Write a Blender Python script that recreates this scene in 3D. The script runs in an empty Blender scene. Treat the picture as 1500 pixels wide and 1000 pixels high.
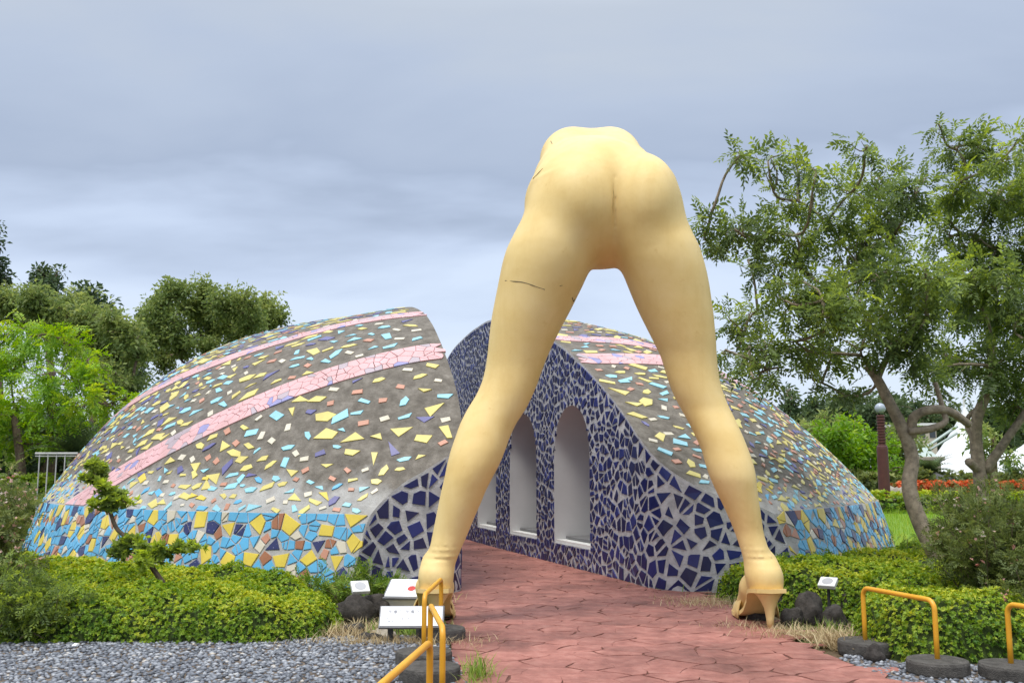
import bpy, bmesh, math, random
import numpy as np
from mathutils import Vector, Matrix, kdtree
from mathutils.bvhtree import BVHTree

random.seed(7)
rng = np.random.default_rng(7)
scene = bpy.context.scene
COL = scene.collection
R = math.radians

# ------------------------------------------------------------------ camera
FPX, HOR, CAMH = 1400.0, 190.0, 1.6          # focal length in photo pixels, horizon offset, eye height
TH = math.atan(HOR / FPX)
cam = bpy.data.cameras.new("camera")
cam.sensor_width = 36.0
cam.lens = FPX / 1500.0 * 36.0
cam.clip_end = 2000.0
camo = bpy.data.objects.new("camera", cam)
camo.location = (0, 0, CAMH)
camo.rotation_euler = (math.pi / 2 + TH, 0, 0)
COL.objects.link(camo)
scene.camera = camo

# ------------------------------------------------------------------ sky, sun, exposure
SUN_EL, SUN_AZ = R(64), R(-150)               # azimuth from +Y, clockwise: behind the camera, to its left
world = bpy.data.worlds.new("World")
scene.world = world
world.use_nodes = True
wt = world.node_tree
wt.nodes.clear()
def wn(t, **k):
    n = wt.nodes.new(t)
    for a, b in k.items(): setattr(n, a, b)
    return n
wo = wn('ShaderNodeOutputWorld'); wb = wn('ShaderNodeBackground')
wb.inputs['Strength'].default_value = 0.1
wt.links.new(wb.outputs[0], wo.inputs[0])
sky = wn('ShaderNodeTexSky', sky_type='NISHITA')
sky.sun_disc = False
sky.sun_elevation = SUN_EL
sky.sun_rotation = SUN_AZ
tc = wn('ShaderNodeTexCoord')
sep = wn('ShaderNodeSeparateXYZ'); wt.links.new(tc.outputs['Generated'], sep.inputs[0])
def wmath(op, a, b=None, clamp=False):
    n = wn('ShaderNodeMath', operation=op); n.use_clamp = clamp
    for i, v in enumerate((a, b)):
        if v is None: continue
        if isinstance(v, (int, float)): n.inputs[i].default_value = v
        else: wt.links.new(v, n.inputs[i])
    return n.outputs[0]
den = wmath('ADD', wmath('ABSOLUTE', sep.outputs[2]), 0.30)
cx_ = wmath('DIVIDE', sep.outputs[0], den); cy_ = wmath('DIVIDE', sep.outputs[1], den)
comb = wn('ShaderNodeCombineXYZ')
wt.links.new(cx_, comb.inputs[0]); wt.links.new(wmath('MULTIPLY', cy_, 1.9), comb.inputs[1])
nz = wn('ShaderNodeTexNoise'); nz.inputs['Scale'].default_value = 1.15; nz.inputs['Detail'].default_value = 5.0
nz.inputs['Roughness'].default_value = 0.48; nz.inputs['Distortion'].default_value = 0.35
wt.links.new(comb.outputs[0], nz.inputs['Vector'])
nz2 = wn('ShaderNodeTexNoise'); nz2.inputs['Scale'].default_value = 3.2; nz2.inputs['Detail'].default_value = 4.0
wt.links.new(comb.outputs[0], nz2.inputs['Vector'])
look = wmath('ADD', sep.outputs[2], wmath('ADD', wmath('MULTIPLY', wmath('SUBTRACT', nz.outputs[0], 0.5), 0.40),
             wmath('MULTIPLY', wmath('SUBTRACT', nz2.outputs[0], 0.5), 0.10)), True)
ramp = wn('ShaderNodeValToRGB')
wt.links.new(look, ramp.inputs[0])
cr = ramp.color_ramp
stops = [(0.0, (.55, .61, .69)), (.17, (.48, .555, .68)), (.225, (.41, .48, .61)), (.30, (.295, .35, .455)),
         (.39, (.345, .40, .50)), (.46, (.385, .43, .50)), (.60, (.49, .53, .59)), (1.0, (.60, .64, .69))]
while len(cr.elements) < len(stops): cr.elements.new(0.5)
for e, (p, c) in zip(cr.elements, stops):
    e.position = p; e.color = (*c, 1)
sc10 = wn('ShaderNodeVectorMath', operation='SCALE'); wt.links.new(wmath('ADD', 9.2, wmath('MULTIPLY', wmath('MULTIPLY', wmath('SUBTRACT', sep.outputs[2], .45), 1.8, True), 15.0)), sc10.inputs['Scale'])   # an overcast sky is brightest overhead
wt.links.new(ramp.outputs[0], sc10.inputs[0])
mixw = wn('ShaderNodeMix', data_type='RGBA'); mixw.inputs['Factor'].default_value = 0.93
wt.links.new(sky.outputs[0], mixw.inputs[6]); wt.links.new(sc10.outputs[0], mixw.inputs[7])
wt.links.new(mixw.outputs[2], wb.inputs['Color'])

sl = bpy.data.lights.new("sun", 'SUN')
sl.energy = 1.5; sl.angle = R(20); sl.color = (1.0, .95, .86)
so = bpy.data.objects.new("sun", sl)
sd_ = Vector((math.sin(SUN_AZ) * math.cos(SUN_EL), math.cos(SUN_AZ) * math.cos(SUN_EL), math.sin(SUN_EL)))
so.rotation_euler = sd_.to_track_quat('Z', 'Y').to_euler()
so.location = (0, 0, 30)
COL.objects.link(so)

vs = scene.view_settings
vs.view_transform = 'Standard'; vs.look = 'None'; vs.exposure = 0.70; vs.gamma = 1.0
vs.use_curve_mapping = False
scene.cycles.max_bounces = 6
scene.cycles.transparent_max_bounces = 8

# ------------------------------------------------------------------ pixel helpers (photo pixel -> direction)
CT, ST = math.cos(TH), math.sin(TH)
def ray(x, y):
    a = 500.0 - y
    return Vector((x - 750.0, FPX * CT - a * ST, FPX * ST + a * CT))
def G(x, y, z=0.0):                            # where the ray meets the height z
    d = ray(x, y); t = (z - CAMH) / d.z
    return Vector((d.x * t, d.y * t, z))
def PY(x, y, Y):                               # where the ray meets the depth Y
    d = ray(x, y); t = Y / d.y
    return Vector((d.x * t, Y, CAMH + d.z * t))
def proj(p):
    x, y, z = p[0], p[1], p[2] - CAMH
    d = y * CT + z * ST
    return 750 + FPX * x / d, 500 - FPX * (-y * ST + z * CT) / d

# ------------------------------------------------------------------ object helpers
def tag(o, label=None, cat=None, group=None, kind=None):
    if label: o['label'] = label
    if cat: o['category'] = cat
    if group: o['group'] = group
    if kind: o['kind'] = kind
    return o
def put(o, parent=None):
    """link o, whose mesh is in world coordinates, under a parent without moving it"""
    COL.objects.link(o)
    if parent is not None:
        o.parent = parent
        base = Vector((0, 0, 0)); q = parent
        m = Matrix()
        chain = []
        while q is not None:
            chain.append(q); q = q.parent
        for q in reversed(chain):
            m = m @ q.matrix_parent_inverse @ q.matrix_basis
        o.matrix_parent_inverse = m.inverted()
    return o
def empty(name, loc, label=None, cat=None, group=None):
    o = bpy.data.objects.new(name, None)
    o.location = loc; o.empty_display_size = .2
    COL.objects.link(o)
    return tag(o, label, cat, group)
def mesh_obj(name, verts, faces, mats, parent=None, smooth=False, mi=None, var=None):
    me = bpy.data.meshes.new(name)
    me.from_pydata([tuple(v) for v in verts], [], [tuple(f) for f in faces])
    if not isinstance(mats, (list, tuple)): mats = [mats]
    for m in mats: me.materials.append(m)
    if mi is not None: me.polygons.foreach_set('material_index', np.asarray(mi, dtype=np.int32))
    if smooth: me.polygons.foreach_set('use_smooth', np.ones(len(me.polygons), dtype=bool))
    if var is not None:
        a = me.attributes.new('var', 'FLOAT', 'POINT'); a.data.foreach_set('value', np.asarray(var, dtype=np.float32))
    me.update()
    return put(bpy.data.objects.new(name, me), parent)
def np_obj(name, V, F, mat, parent=None, smooth=False, var=None):
    """V (n,3), F (m,3 or 4): fast mesh"""
    V = np.ascontiguousarray(V, dtype=np.float32); F = np.ascontiguousarray(F, dtype=np.int32)
    me = bpy.data.meshes.new(name)
    me.vertices.add(len(V)); me.vertices.foreach_set('co', V.ravel())
    k = F.shape[1]
    me.loops.add(F.size); me.loops.foreach_set('vertex_index', F.ravel())
    me.polygons.add(len(F))
    me.polygons.foreach_set('loop_start', np.arange(0, F.size, k, dtype=np.int32))
    if smooth: me.polygons.foreach_set('use_smooth', np.ones(len(F), dtype=bool))
    for m in (mat if isinstance(mat, (list, tuple)) else [mat]): me.materials.append(m)
    if var is not None:
        a = me.attributes.new('var', 'FLOAT', 'POINT'); a.data.foreach_set('value', np.asarray(var, dtype=np.float32))
    me.update(calc_edges=True); me.validate()
    return put(bpy.data.objects.new(name, me), parent)
class MB:
    """collects simple solids in world coordinates"""
    def __init__(s): s.v = []; s.f = []
    def add(s, V, F):
        o = len(s.v); s.v += [tuple(p) for p in V]; s.f += [tuple(i + o for i in f) for f in F]
    def box(s, c, size, rot=None):
        c = Vector(c); hx, hy, hz = (t / 2 for t in size)
        P = [Vector((a * hx, b * hy, d * hz)) for d in (-1, 1) for b in (-1, 1) for a in (-1, 1)]
        if rot is not None: P = [rot @ p for p in P]
        s.add([p + c for p in P], [(0, 2, 3, 1), (4, 5, 7, 6), (0, 1, 5, 4), (2, 6, 7, 3), (0, 4, 6, 2), (1, 3, 7, 5)])
    def tube(s, pts, rad, n=8, cap=True):
        pts = [Vector(p) for p in pts]
        if isinstance(rad, (int, float)): rad = [rad] * len(pts)
        rings = []; up = None
        for i, p in enumerate(pts):
            d = (pts[min(i + 1, len(pts) - 1)] - pts[max(i - 1, 0)])
            if d.length < 1e-9: d = Vector((0, 0, 1))
            d.normalize()
            if up is None:
                up = Vector((1, 0, 0)) if abs(d.x) < .8 else Vector((0, 1, 0))
            a = (up - d * up.dot(d)).normalized(); b = d.cross(a); up = a
            rings.append([p + (a * math.cos(t) + b * math.sin(t)) * rad[i] for t in [2 * math.pi * k / n for k in range(n)]])
        V = [p for r_ in rings for p in r_]; F = []
        for i in range(len(pts) - 1):
            for k in range(n):
                F.append((i * n + k, i * n + (k + 1) % n, (i + 1) * n + (k + 1) % n, (i + 1) * n + k))
        if cap:
            F.append(tuple(range(n))[::-1]); F.append(tuple((len(pts) - 1) * n + k for k in range(n)))
        s.add(V, F)
    def lathe(s, c, prof, n=24):
        c = Vector(c); V = []; F = []
        for (r_, z) in prof:
            for k in range(n):
                t = 2 * math.pi * k / n; V.append(c + Vector((r_ * math.cos(t), r_ * math.sin(t), z)))
        for i in range(len(prof) - 1):
            for k in range(n):
                F.append((i * n + k, i * n + (k + 1) % n, (i + 1) * n + (k + 1) % n, (i + 1) * n + k))
        F.append(tuple(range(n))[::-1]); F.append(tuple((len(prof) - 1) * n + k for k in range(n)))
        s.add(V, F)
    def prism(s, poly, z0, z1):
        n = len(poly)
        s.add([(x, y, z0) for x, y in poly] + [(x, y, z1) for x, y in poly],
              [tuple(range(n))[::-1], tuple(range(n, 2 * n))] + [(i, (i + 1) % n, n + (i + 1) % n, n + i) for i in range(n)])
    def build(s, name, mat, parent=None, smooth=False):
        return mesh_obj(name, s.v, s.f, mat, parent, smooth)
def bevel(o, w, seg=2):
    m = o.modifiers.new('bevel', 'BEVEL'); m.width = w; m.segments = seg; m.limit_method = 'ANGLE'; m.angle_limit = R(35)
    return o
def catmull(P, n=8):
    P = [Vector(p) for p in P]; out = []
    for i in range(len(P) - 1):
        p0, p1, p2, p3 = P[max(i - 1, 0)], P[i], P[i + 1], P[min(i + 2, len(P) - 1)]
        for k in range(n):
            t = k / n
            out.append(0.5 * ((2 * p1) + (p2 - p0) * t + (2 * p0 - 5 * p1 + 4 * p2 - p3) * t * t + (3 * p1 - p0 - 3 * p2 + p3) * t ** 3))
    out.append(P[-1]); return out
def inpoly(x, y, poly):
    c = False; j = len(poly) - 1
    for i in range(len(poly)):
        xi, yi = poly[i][0], poly[i][1]; xj, yj = poly[j][0], poly[j][1]
        if (yi > y) != (yj > y) and x < (xj - xi) * (y - yi) / (yj - yi) + xi: c = not c
        j = i
    return c
def inpoly_np(X, Y, poly):
    c = np.zeros(X.shape, bool); j = len(poly) - 1
    for i in range(len(poly)):
        xi, yi = poly[i][0], poly[i][1]; xj, yj = poly[j][0], poly[j][1]
        if yi != yj:
            c ^= ((yi > Y) != (yj > Y)) & (X < (xj - xi) * (Y - yi) / (yj - yi) + xi)
        j = i
    return c
def polydist(X, Y, poly):
    d = np.full(X.shape, 1e9)
    for i in range(len(poly)):
        a = np.array(poly[i][:2]); b = np.array(poly[(i + 1) % len(poly)][:2]); ab = b - a
        t = np.clip(((X - a[0]) * ab[0] + (Y - a[1]) * ab[1]) / (ab @ ab), 0, 1)
        d = np.minimum(d, np.hypot(X - a[0] - t * ab[0], Y - a[1] - t * ab[1]))
    return d

# ------------------------------------------------------------------ materials
def new_mat(name):
    m = bpy.data.materials.new(name); m.use_nodes = True
    nt = m.node_tree
    return m, nt, nt.nodes['Principled BSDF']
def N(nt, t, **k):
    n = nt.nodes.new(t)
    for a, b in k.items(): setattr(n, a, b)
    return n
def noise(nt, scale, detail=4, rough=.55, vec=None, dist=0):
    n = N(nt, 'ShaderNodeTexNoise'); n.inputs['Scale'].default_value = scale; n.inputs['Detail'].default_value = detail
    n.inputs['Roughness'].default_value = rough; n.inputs['Distortion'].default_value = dist
    if vec is not None: nt.links.new(vec, n.inputs['Vector'])
    return n
def rampn(nt, fac, stops, interp='LINEAR'):
    r_ = N(nt, 'ShaderNodeValToRGB'); r_.color_ramp.interpolation = interp
    while len(r_.color_ramp.elements) < len(stops): r_.color_ramp.elements.new(.5)
    for e, (p, c) in zip(r_.color_ramp.elements, stops):
        e.position = p; e.color = (*c, 1) if len(c) == 3 else c
    nt.links.new(fac, r_.inputs[0]); return r_
def mixc(nt, fac, a, b, blend='MIX'):
    m = N(nt, 'ShaderNodeMix', data_type='RGBA', blend_type=blend)
    for i, v in ((0, fac), (6, a), (7, b)):
        if isinstance(v, (int, float)): m.inputs[i].default_value = v
        elif isinstance(v, tuple): m.inputs[i].default_value = (*v, 1)
        else: nt.links.new(v, m.inputs[i])
    return m.outputs[2]
def objco(nt): return N(nt, 'ShaderNodeTexCoord').outputs['Object']
def geopos(nt): return N(nt, 'ShaderNodeNewGeometry').outputs['Position']
def bumpn(nt, bsdf, h, strength=.3, dist=.02):
    b = N(nt, 'ShaderNodeBump'); b.inputs['Strength'].default_value = strength; b.inputs['Distance'].default_value = dist
    nt.links.new(h, b.inputs['Height']); nt.links.new(b.outputs[0], bsdf.inputs['Normal'])
def plain(name, col, rough=.6, var=.15, scale=6, bump=0, spec=.5, metal=0, detail=5, randobj=0):
    """a colour with soft uneven wear"""
    m, nt, b = new_mat(name)
    p = geopos(nt)
    n = noise(nt, scale, detail, .6, p)
    lo = tuple(c * (1 - var) for c in col); hi = tuple(min(1, c * (1 + var)) for c in col)
    r_ = rampn(nt, n.outputs[0], [(.3, lo), (.7, hi)])
    out = r_.outputs[0]
    if randobj:
        oi = N(nt, 'ShaderNodeObjectInfo')
        k = N(nt, 'ShaderNodeMapRange'); k.inputs['To Min'].default_value = 1 - randobj; k.inputs['To Max'].default_value = 1 + randobj
        nt.links.new(oi.outputs['Random'], k.inputs[0])
        g = N(nt, 'ShaderNodeVectorMath', operation='SCALE'); nt.links.new(out, g.inputs[0]); nt.links.new(k.outputs[0], g.inputs['Scale'])
        out = g.outputs[0]
    nt.links.new(out, b.inputs['Base Color'])
    b.inputs['Roughness'].default_value = rough; b.inputs['Specular IOR Level'].default_value = spec; b.inputs['Metallic'].default_value = metal
    if bump:
        n2 = noise(nt, scale * 6, 4, .6, p); bumpn(nt, b, n2.outputs[0], bump, .02)
    return m
def leafmat(name, cols, trans=.35, rough=.45):
    """cols: three leaf colours picked by the leaf's own value"""
    m, nt, b = new_mat(name)
    at = N(nt, 'ShaderNodeAttribute', attribute_name='var')
    r_ = rampn(nt, at.outputs['Fac'], [(i / (len(cols) - 1), c) for i, c in enumerate(cols)])
    nt.links.new(r_.outputs[0], b.inputs['Base Color'])
    b.inputs['Roughness'].default_value = rough; b.inputs['Specular IOR Level'].default_value = .35
    tr = N(nt, 'ShaderNodeBsdfTranslucent')
    hs = N(nt, 'ShaderNodeHueSaturation'); hs.inputs['Saturation'].default_value = 1.1; hs.inputs['Value'].default_value = 1.4; hs.inputs['Hue'].default_value = .485
    nt.links.new(r_.outputs[0], hs.inputs['Color']); nt.links.new(hs.outputs[0], tr.inputs[0])
    mx = N(nt, 'ShaderNodeMixShader'); mx.inputs[0].default_value = trans
    nt.links.new(b.outputs[0], mx.inputs[1]); nt.links.new(tr.outputs[0], mx.inputs[2])
    nt.links.new(mx.outputs[0], nt.nodes['Material Output'].inputs[0])
    return m
# ================================================================== ground
def ground_mat():
    m, nt, b = new_mat('ground')
    p = geopos(nt)
    n = noise(nt, 1.3, 6, .6, p); n2 = noise(nt, 14, 5, .65, p)
    soil = rampn(nt, n2.outputs[0], [(.3, (.07, .05, .033)), (.7, (.17, .125, .08))])
    grass = rampn(nt, n2.outputs[0], [(.3, (.05, .09, .02)), (.7, (.13, .17, .05))])
    f = rampn(nt, n.outputs[0], [(.42, (0, 0, 0)), (.58, (1, 1, 1))])
    nt.links.new(mixc(nt, f.outputs[0], soil.outputs[0], grass.outputs[0]), b.inputs['Base Color'])
    b.inputs['Roughness'].default_value = .95; b.inputs['Specular IOR Level'].default_value = .1
    bumpn(nt, b, n2.outputs[0], .8, .05)
    return m
M_GROUND = ground_mat()
S = 900
tag(mesh_obj('ground', [(-S, -S, -.03), (S, -S, -.03), (S, S, -.03), (-S, S, -.03)], [(0, 1, 2, 3)], M_GROUND), kind='structure')

# lawn behind the building on its open side
M_LAWN = leafmat('lawn_grass', [(.10, .22, .02), (.22, .38, .03), (.46, .48, .05)], .3, .7)
M_LAWNBASE = plain('lawn_base', (.16, .26, .04), .95, .35, 9, .5, .1)
LAWN = [(6.5, 14.5), (11.5, 13.0), (40, 20), (60, 37.2), (12, 37.2), (8.6, 23.5)]
tag(mesh_obj('lawn', [(x, y, -.012) for x, y in LAWN], [tuple(range(len(LAWN)))], M_LAWNBASE), kind='structure')

# ================================================================== the mosaic building
CX, CY, RAD = -0.85, 21.5, 8.7
PR = [(0, 4.96), (.26, 4.78), (.44, 4.38), (.6, 3.78), (.74, 2.98), (.87, 1.95), (.965, 1.02), (1.0, 0.0)]
def _mono(xs, ys):
    xs = np.array(xs); ys = np.array(ys); hh = np.diff(xs); dl = np.diff(ys) / hh
    m = np.zeros(len(xs)); m[1:-1] = [0 if a * b <= 0 else 2 * a * b / (a + b) for a, b in zip(dl[:-1], dl[1:])]
    m[0] = 0; m[-1] = dl[-1]
    def f(x):
        x = float(x); i = int(np.clip(np.searchsorted(xs, x) - 1, 0, len(hh) - 1)); t = (x - xs[i]) / hh[i]
        return ((1 + 2 * t) * (1 - t) ** 2 * ys[i] + t * (1 - t) ** 2 * hh[i] * m[i] + t * t * (3 - 2 * t) * ys[i + 1] + t * t * (t - 1) * hh[i] * m[i + 1])
    return f
PROF = _mono([a for a, b in PR[:-1]], [b for a, b in PR[:-1]])
RC, ZC = .965, 1.02
def sst(t):
    t = min(1, max(0, t)); return t * t * (3 - 2 * t)
def dome_par(ang):
    """front radius and steepness for a compass angle round the centre (0 = entrance side, + clockwise seen from the entrance)"""
    left = 1 - sst((ang + 6) / 16)
    fr = max(0, math.cos(R(ang - 12))) ** 2
    B = RAD + (0.75 + 0.75 * (1 - left) * sst((60 - ang) / 40)) * fr * sst((90 - abs(ang)) / 60)
    k = 1 + left * (.13 + .17 * math.exp(-((ang + 12) / 22) ** 2) + .30 * math.exp(-((ang + 80) / 30) ** 2)) \
        - (1 - left) * .26 * sst((50 - ang) / 30) * sst((ang + 60) / 40)
    return B, k
def dome_wide(ang): return 1 + .035 * math.exp(-((ang + 78) / 32) ** 2)
def rprof(r, k):
    if r >= 1: return 0.0
    if r >= RC: return ZC * (1 - r) / (1 - RC)
    return PROF(RC * (r / RC) ** k)
def DZ(x, y):
    dx, dy = x - CX, y - CY
    ang = math.degrees(math.atan2(dx, -dy))
    B, k = dome_par(ang)
    return rprof(math.hypot(dx / RAD, dy / B) / dome_wide(ang), k)
def dome_pt(ang, r):
    B, k = dome_par(ang)
    sn, cs = math.sin(R(ang)), math.cos(R(ang))
    rho = r * dome_wide(ang) / math.hypot(sn / RAD, cs / B)
    return Vector((CX + rho * sn, CY - rho * cs, rprof(r, k)))
NGA, NGR = 361, 200
_P = np.array([[dome_pt(-180 + i, RC * (j + .5) / NGR)[:] for j in range(NGR)] for i in range(NGA)])
_da = np.gradient(_P, axis=0); _dr = np.gradient(_P, axis=1)
_N = np.cross(_dr, _da); _N /= np.linalg.norm(_N, axis=2, keepdims=True); _N[_N[..., 2] < 0] *= -1
def dome_nrm(ang, r):
    if r >= RC:
        a = dome_pt(ang + 1, r) - dome_pt(ang - 1, r); b = dome_pt(ang, RC) - dome_pt(ang, 1.0); n = b.cross(a).normalized()
        return n if n.dot(Vector((math.sin(R(ang)), -math.cos(R(ang)), 0))) > 0 else -n
    i = ang + 180; j = r / RC * NGR - .5; i0 = int(min(max(i, 0), NGA - 2)); j0 = int(min(max(j, 0), NGR - 2)); fi = i - i0; fj = min(1, max(0, j - j0))
    n = (_N[i0, j0] * (1 - fi) + _N[i0 + 1, j0] * fi) * (1 - fj) + (_N[i0, j0 + 1] * (1 - fi) + _N[i0 + 1, j0 + 1] * fi) * fj
    return Vector(n).normalized()

# passage: plan of its two walls, back to front
WR_K = [(-5.1, 36.5), (-3.3, 30), (-2, 26.0), (-.95, 22.6), (-.3, 20.45), (.62, 17.6), (1.3, 15.5), (1.68, 14.3), (1.83, 13.75), (2.02, 13.35), (2.35, 13.12), (2.75, 13.08), (3.15, 13.2), (3.5, 13.32), (3.85, 13.25), (4.2, 12.9), (4.5, 12.4)]
WL_K = [(-7.6, 36.5), (-5.7, 30), (-4.1, 25), (-2.6, 20), (-1.8, 17.4), (-1.2, 15.3), (-.88, 14.2), (-.74, 13.6), (-.70, 13.2), (-.84, 12.92), (-1.15, 12.8), (-1.5, 12.72), (-1.8, 12.55), (-2.0, 12.3), (-2.15, 11.9), (-2.2, 11.4)]
WR = [(p.x, p.y) for p in catmull([(x, y, 0) for x, y in WR_K], 6)]
WL = [(p.x, p.y) for p in catmull([(x, y, 0) for x, y in WL_K], 6)]
CORR = WR + [(4.5, 10.5), (-2.2, 10.5)] + WL[::-1]

def cement_mat():
    m, nt, b = new_mat('dome_cement')
    p = geopos(nt)
    n = noise(nt, 1.1, 8, .65, p); n2 = noise(nt, 5.5, 6, .7, p); n3 = noise(nt, 60, 3, .6, p)
    dark = rampn(nt, n2.outputs[0], [(.28, (.095, .083, .07)), (.5, (.165, .147, .125)), (.72, (.255, .23, .20))])
    pale = rampn(nt, n2.outputs[0], [(.3, (.30, .29, .28)), (.7, (.47, .46, .44))])
    sp = N(nt, 'ShaderNodeSeparateXYZ'); nt.links.new(p, sp.inputs[0])
    ad = N(nt, 'ShaderNodeMath', operation='MULTIPLY_ADD'); nt.links.new(n.outputs[0], ad.inputs[0]); ad.inputs[1].default_value = -1.6
    nt.links.new(sp.outputs[2], ad.inputs[2])
    f = rampn(nt, ad.outputs[0], [(.42, (1, 1, 1)), (.78, (0, 0, 0))])
    # newer, paler render low on the shell
    nt.links.new(mixc(nt, f.outputs[0], dark.outputs[0], pale.outputs[0]), b.inputs['Base Color'])
    b.inputs['Roughness'].default_value = .92; b.inputs['Specular IOR Level'].default_value = .2
    ax = N(nt, 'ShaderNodeMath', operation='MULTIPLY_ADD'); ax.inputs[1].default_value = .25
    nt.links.new(n3.outputs[0], ax.inputs[0]); nt.links.new(n2.outputs[0], ax.inputs[2])
    bumpn(nt, b, ax.outputs[0], .55, .035)
    return m
M_CEM = cement_mat()
M_GROUT = plain('wall_grout', (.47, .465, .47), .9, .25, 7, .5, .2)
M_ALC = plain('alcove_paint', (.53, .53, .535), .75, .06, 1.6, .08, .3)

def bool_diff(o, cutter):
    md = o.modifiers.new('cut', 'BOOLEAN'); md.operation = 'DIFFERENCE'; md.solver = 'EXACT'; md.object = cutter
    dg = bpy.context.evaluated_depsgraph_get()
    me = bpy.data.meshes.new_from_object(o.evaluated_get(dg))
    o.modifiers.clear(); old = o.data; o.data = me; bpy.data.meshes.remove(old)
    bpy.data.objects.remove(cutter, do_unlink=True)

rs = list(np.linspace(.0, .9, 26)[1:]) + [.915, .93, .945, RC, .9825, 1.0]
NA = 168
V = [dome_pt(0, 0.0)]
for r_ in rs:
    for i in range(NA):
        p = dome_pt(-180 + 360 * i / NA, r_)
        V.append(p)
nb = len(V)
for i in range(NA):
    p = dome_pt(-180 + 360 * i / NA, 1.0); V.append(Vector((p.x, p.y, -.3)))
V.append(Vector((CX, CY, -.3)))
F = [(0, 1 + i, 1 + (i + 1) % NA) for i in range(NA)]
for j in range(len(rs) - 1):
    for i in range(NA):
        a = 1 + j * NA; F.append((a + i, a + NA + i, a + NA + (i + 1) % NA, a + (i + 1) % NA))
a = 1 + (len(rs) - 1) * NA
for i in range(NA):
    F.append((a + i, nb + i, nb + (i + 1) % NA, a + (i + 1) % NA)); F.append((len(V) - 1, nb + (i + 1) % NA, nb + i))
dome = mesh_obj('dome_raw', V, F, M_CEM)
bm = bmesh.new(); bm.from_mesh(dome.data); bmesh.ops.recalc_face_normals(bm, faces=bm.faces); bm.to_mesh(dome.data); bm.free()
cut = MB(); cut.prism(CORR, -1, 7); cuto = cut.build('cut', M_GROUT)
bm = bmesh.new(); bm.from_mesh(cuto.data); bmesh.ops.recalc_face_normals(bm, faces=bm.faces); bm.to_mesh(cuto.data); bm.free()
bool_diff(dome, cuto)

# three arched alcoves in the long wall: (pixel x of the two jambs, sill height, arch top height)
def wall_hit(x):
    d = ray(x, 690); best = None
    for (ax, ay), (bx, by) in zip(WR[:-1], WR[1:]):
        ex, ey = bx - ax, by - ay; dn = d.x * ey - d.y * ex
        if abs(dn) < 1e-9: continue
        t = (ax * ey - ay * ex) / dn; u_ = (ax * d.y - ay * d.x) / dn
        if t > 0 and 0 <= u_ <= 1 and (best is None or t < best[0]): best = (t, Vector((d.x * t, d.y * t, 0)))
    return best[1]
ALC = []
for (xa, xb) in ((700, 727), (747, 786), (812, 864)):
    a, b = wall_hit(xa), wall_hit(xb); ALC.append((a, b))
ALC_SILL, ALC_SPRING, ALC_TOP = .36, 1.75, 2.72
AL_N = None
alc_shapes = []
for (a, b) in ALC:
    t = (b - a).normalized(); n = Vector((-t.y, t.x, 0))
    if n.x < 0: n = -n                         # into the wall
    w = (b - a).length
    pr = [(0, ALC_SILL), (0, ALC_SPRING)]
    for i in range(1, 16):
        q = math.pi * i / 16; pr.append((w / 2 - w / 2 * math.cos(q), ALC_SPRING + (ALC_TOP - ALC_SPRING) * math.sin(q) ** .8))
    pr += [(w, ALC_SPRING), (w, ALC_SILL)]
    cm = MB(); m_ = len(pr)
    cm.add([a + t * s_ + Vector((0, 0, z)) - n * .5 for s_, z in pr] + [a + t * s_ + Vector((0, 0, z)) + n * .85 for s_, z in pr],
           [tuple(range(m_)), tuple(range(m_, 2 * m_))[::-1]] + [(i, m_ + i, m_ + (i + 1) % m_, (i + 1) % m_) for i in range(m_)])
    co = cm.build('cut', M_ALC)
    bm = bmesh.new(); bm.from_mesh(co.data); bmesh.ops.recalc_face_normals(bm, faces=bm.faces); bm.to_mesh(co.data); bm.free()
    bool_diff(dome, co)
    alc_shapes.append((a, b, t, n, w, pr))

building = empty('mosaic_building', (CX, CY, 0), 'low domed building covered in broken-tile mosaic with a blue tiled passage', 'building')
bm = bmesh.new(); bm.from_mesh(dome.data)
bm.faces.ensure_lookup_table(); seen = set(); isl = []
for f in bm.faces:
    if f in seen: continue
    st = [f]; seen.add(f); comp = []
    while st:
        g = st.pop(); comp.append(g)
        for e in g.edges:
            for h in e.link_faces:
                if h not in seen: seen.add(h); st.append(h)
    isl.append(comp)
isl.sort(key=len, reverse=True)
shells = []
CMID = [((x1 + x2) / 2, y1) for (x1, y1), (x2, y2) in zip(WR, WL)]
for comp in isl[:2]:
    vi = {}; V = []; F = []; MI = []; SM = []
    for f in comp:
        ids = []
        for v in f.verts:
            if v not in vi: vi[v] = len(V); V.append(v.co.copy())
            ids.append(vi[v])
        F.append(ids)
        c = f.calc_center_median(); nn = f.normal
        k = 0
        inner = inpoly(c.x + nn.x * .05, c.y + nn.y * .05, CORR)
        if abs(nn.z) < .05 and inner: k = 1
        for (a, b, t, n, w, pr) in alc_shapes:
            q = c - a
            if 0.005 < q.dot(n) < .9 and -.01 < q.dot(t) < w + .01 and ALC_SILL - .02 < c.z < ALC_TOP + .02: k = 2
        MI.append(k)
    right = np.mean([v.x for v in V]) > 0.5
    o = mesh_obj('dome_shell', V, F, [M_CEM, M_GROUT, M_ALC], building, False, MI)
    o.data.polygons.foreach_set('use_smooth', np.array([k == 0 for k in MI], dtype=bool))
    if hasattr(o.data, 'set_sharp_from_angle'): o.data.set_sharp_from_angle(angle=R(28))
    shells.append((right, o))
bm.free()
bpy.data.objects.remove(dome, do_unlink=True)
SH_R = [o for r_, o in shells if r_][0]; SH_L = [o for r_, o in shells if not r_][0]

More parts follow.
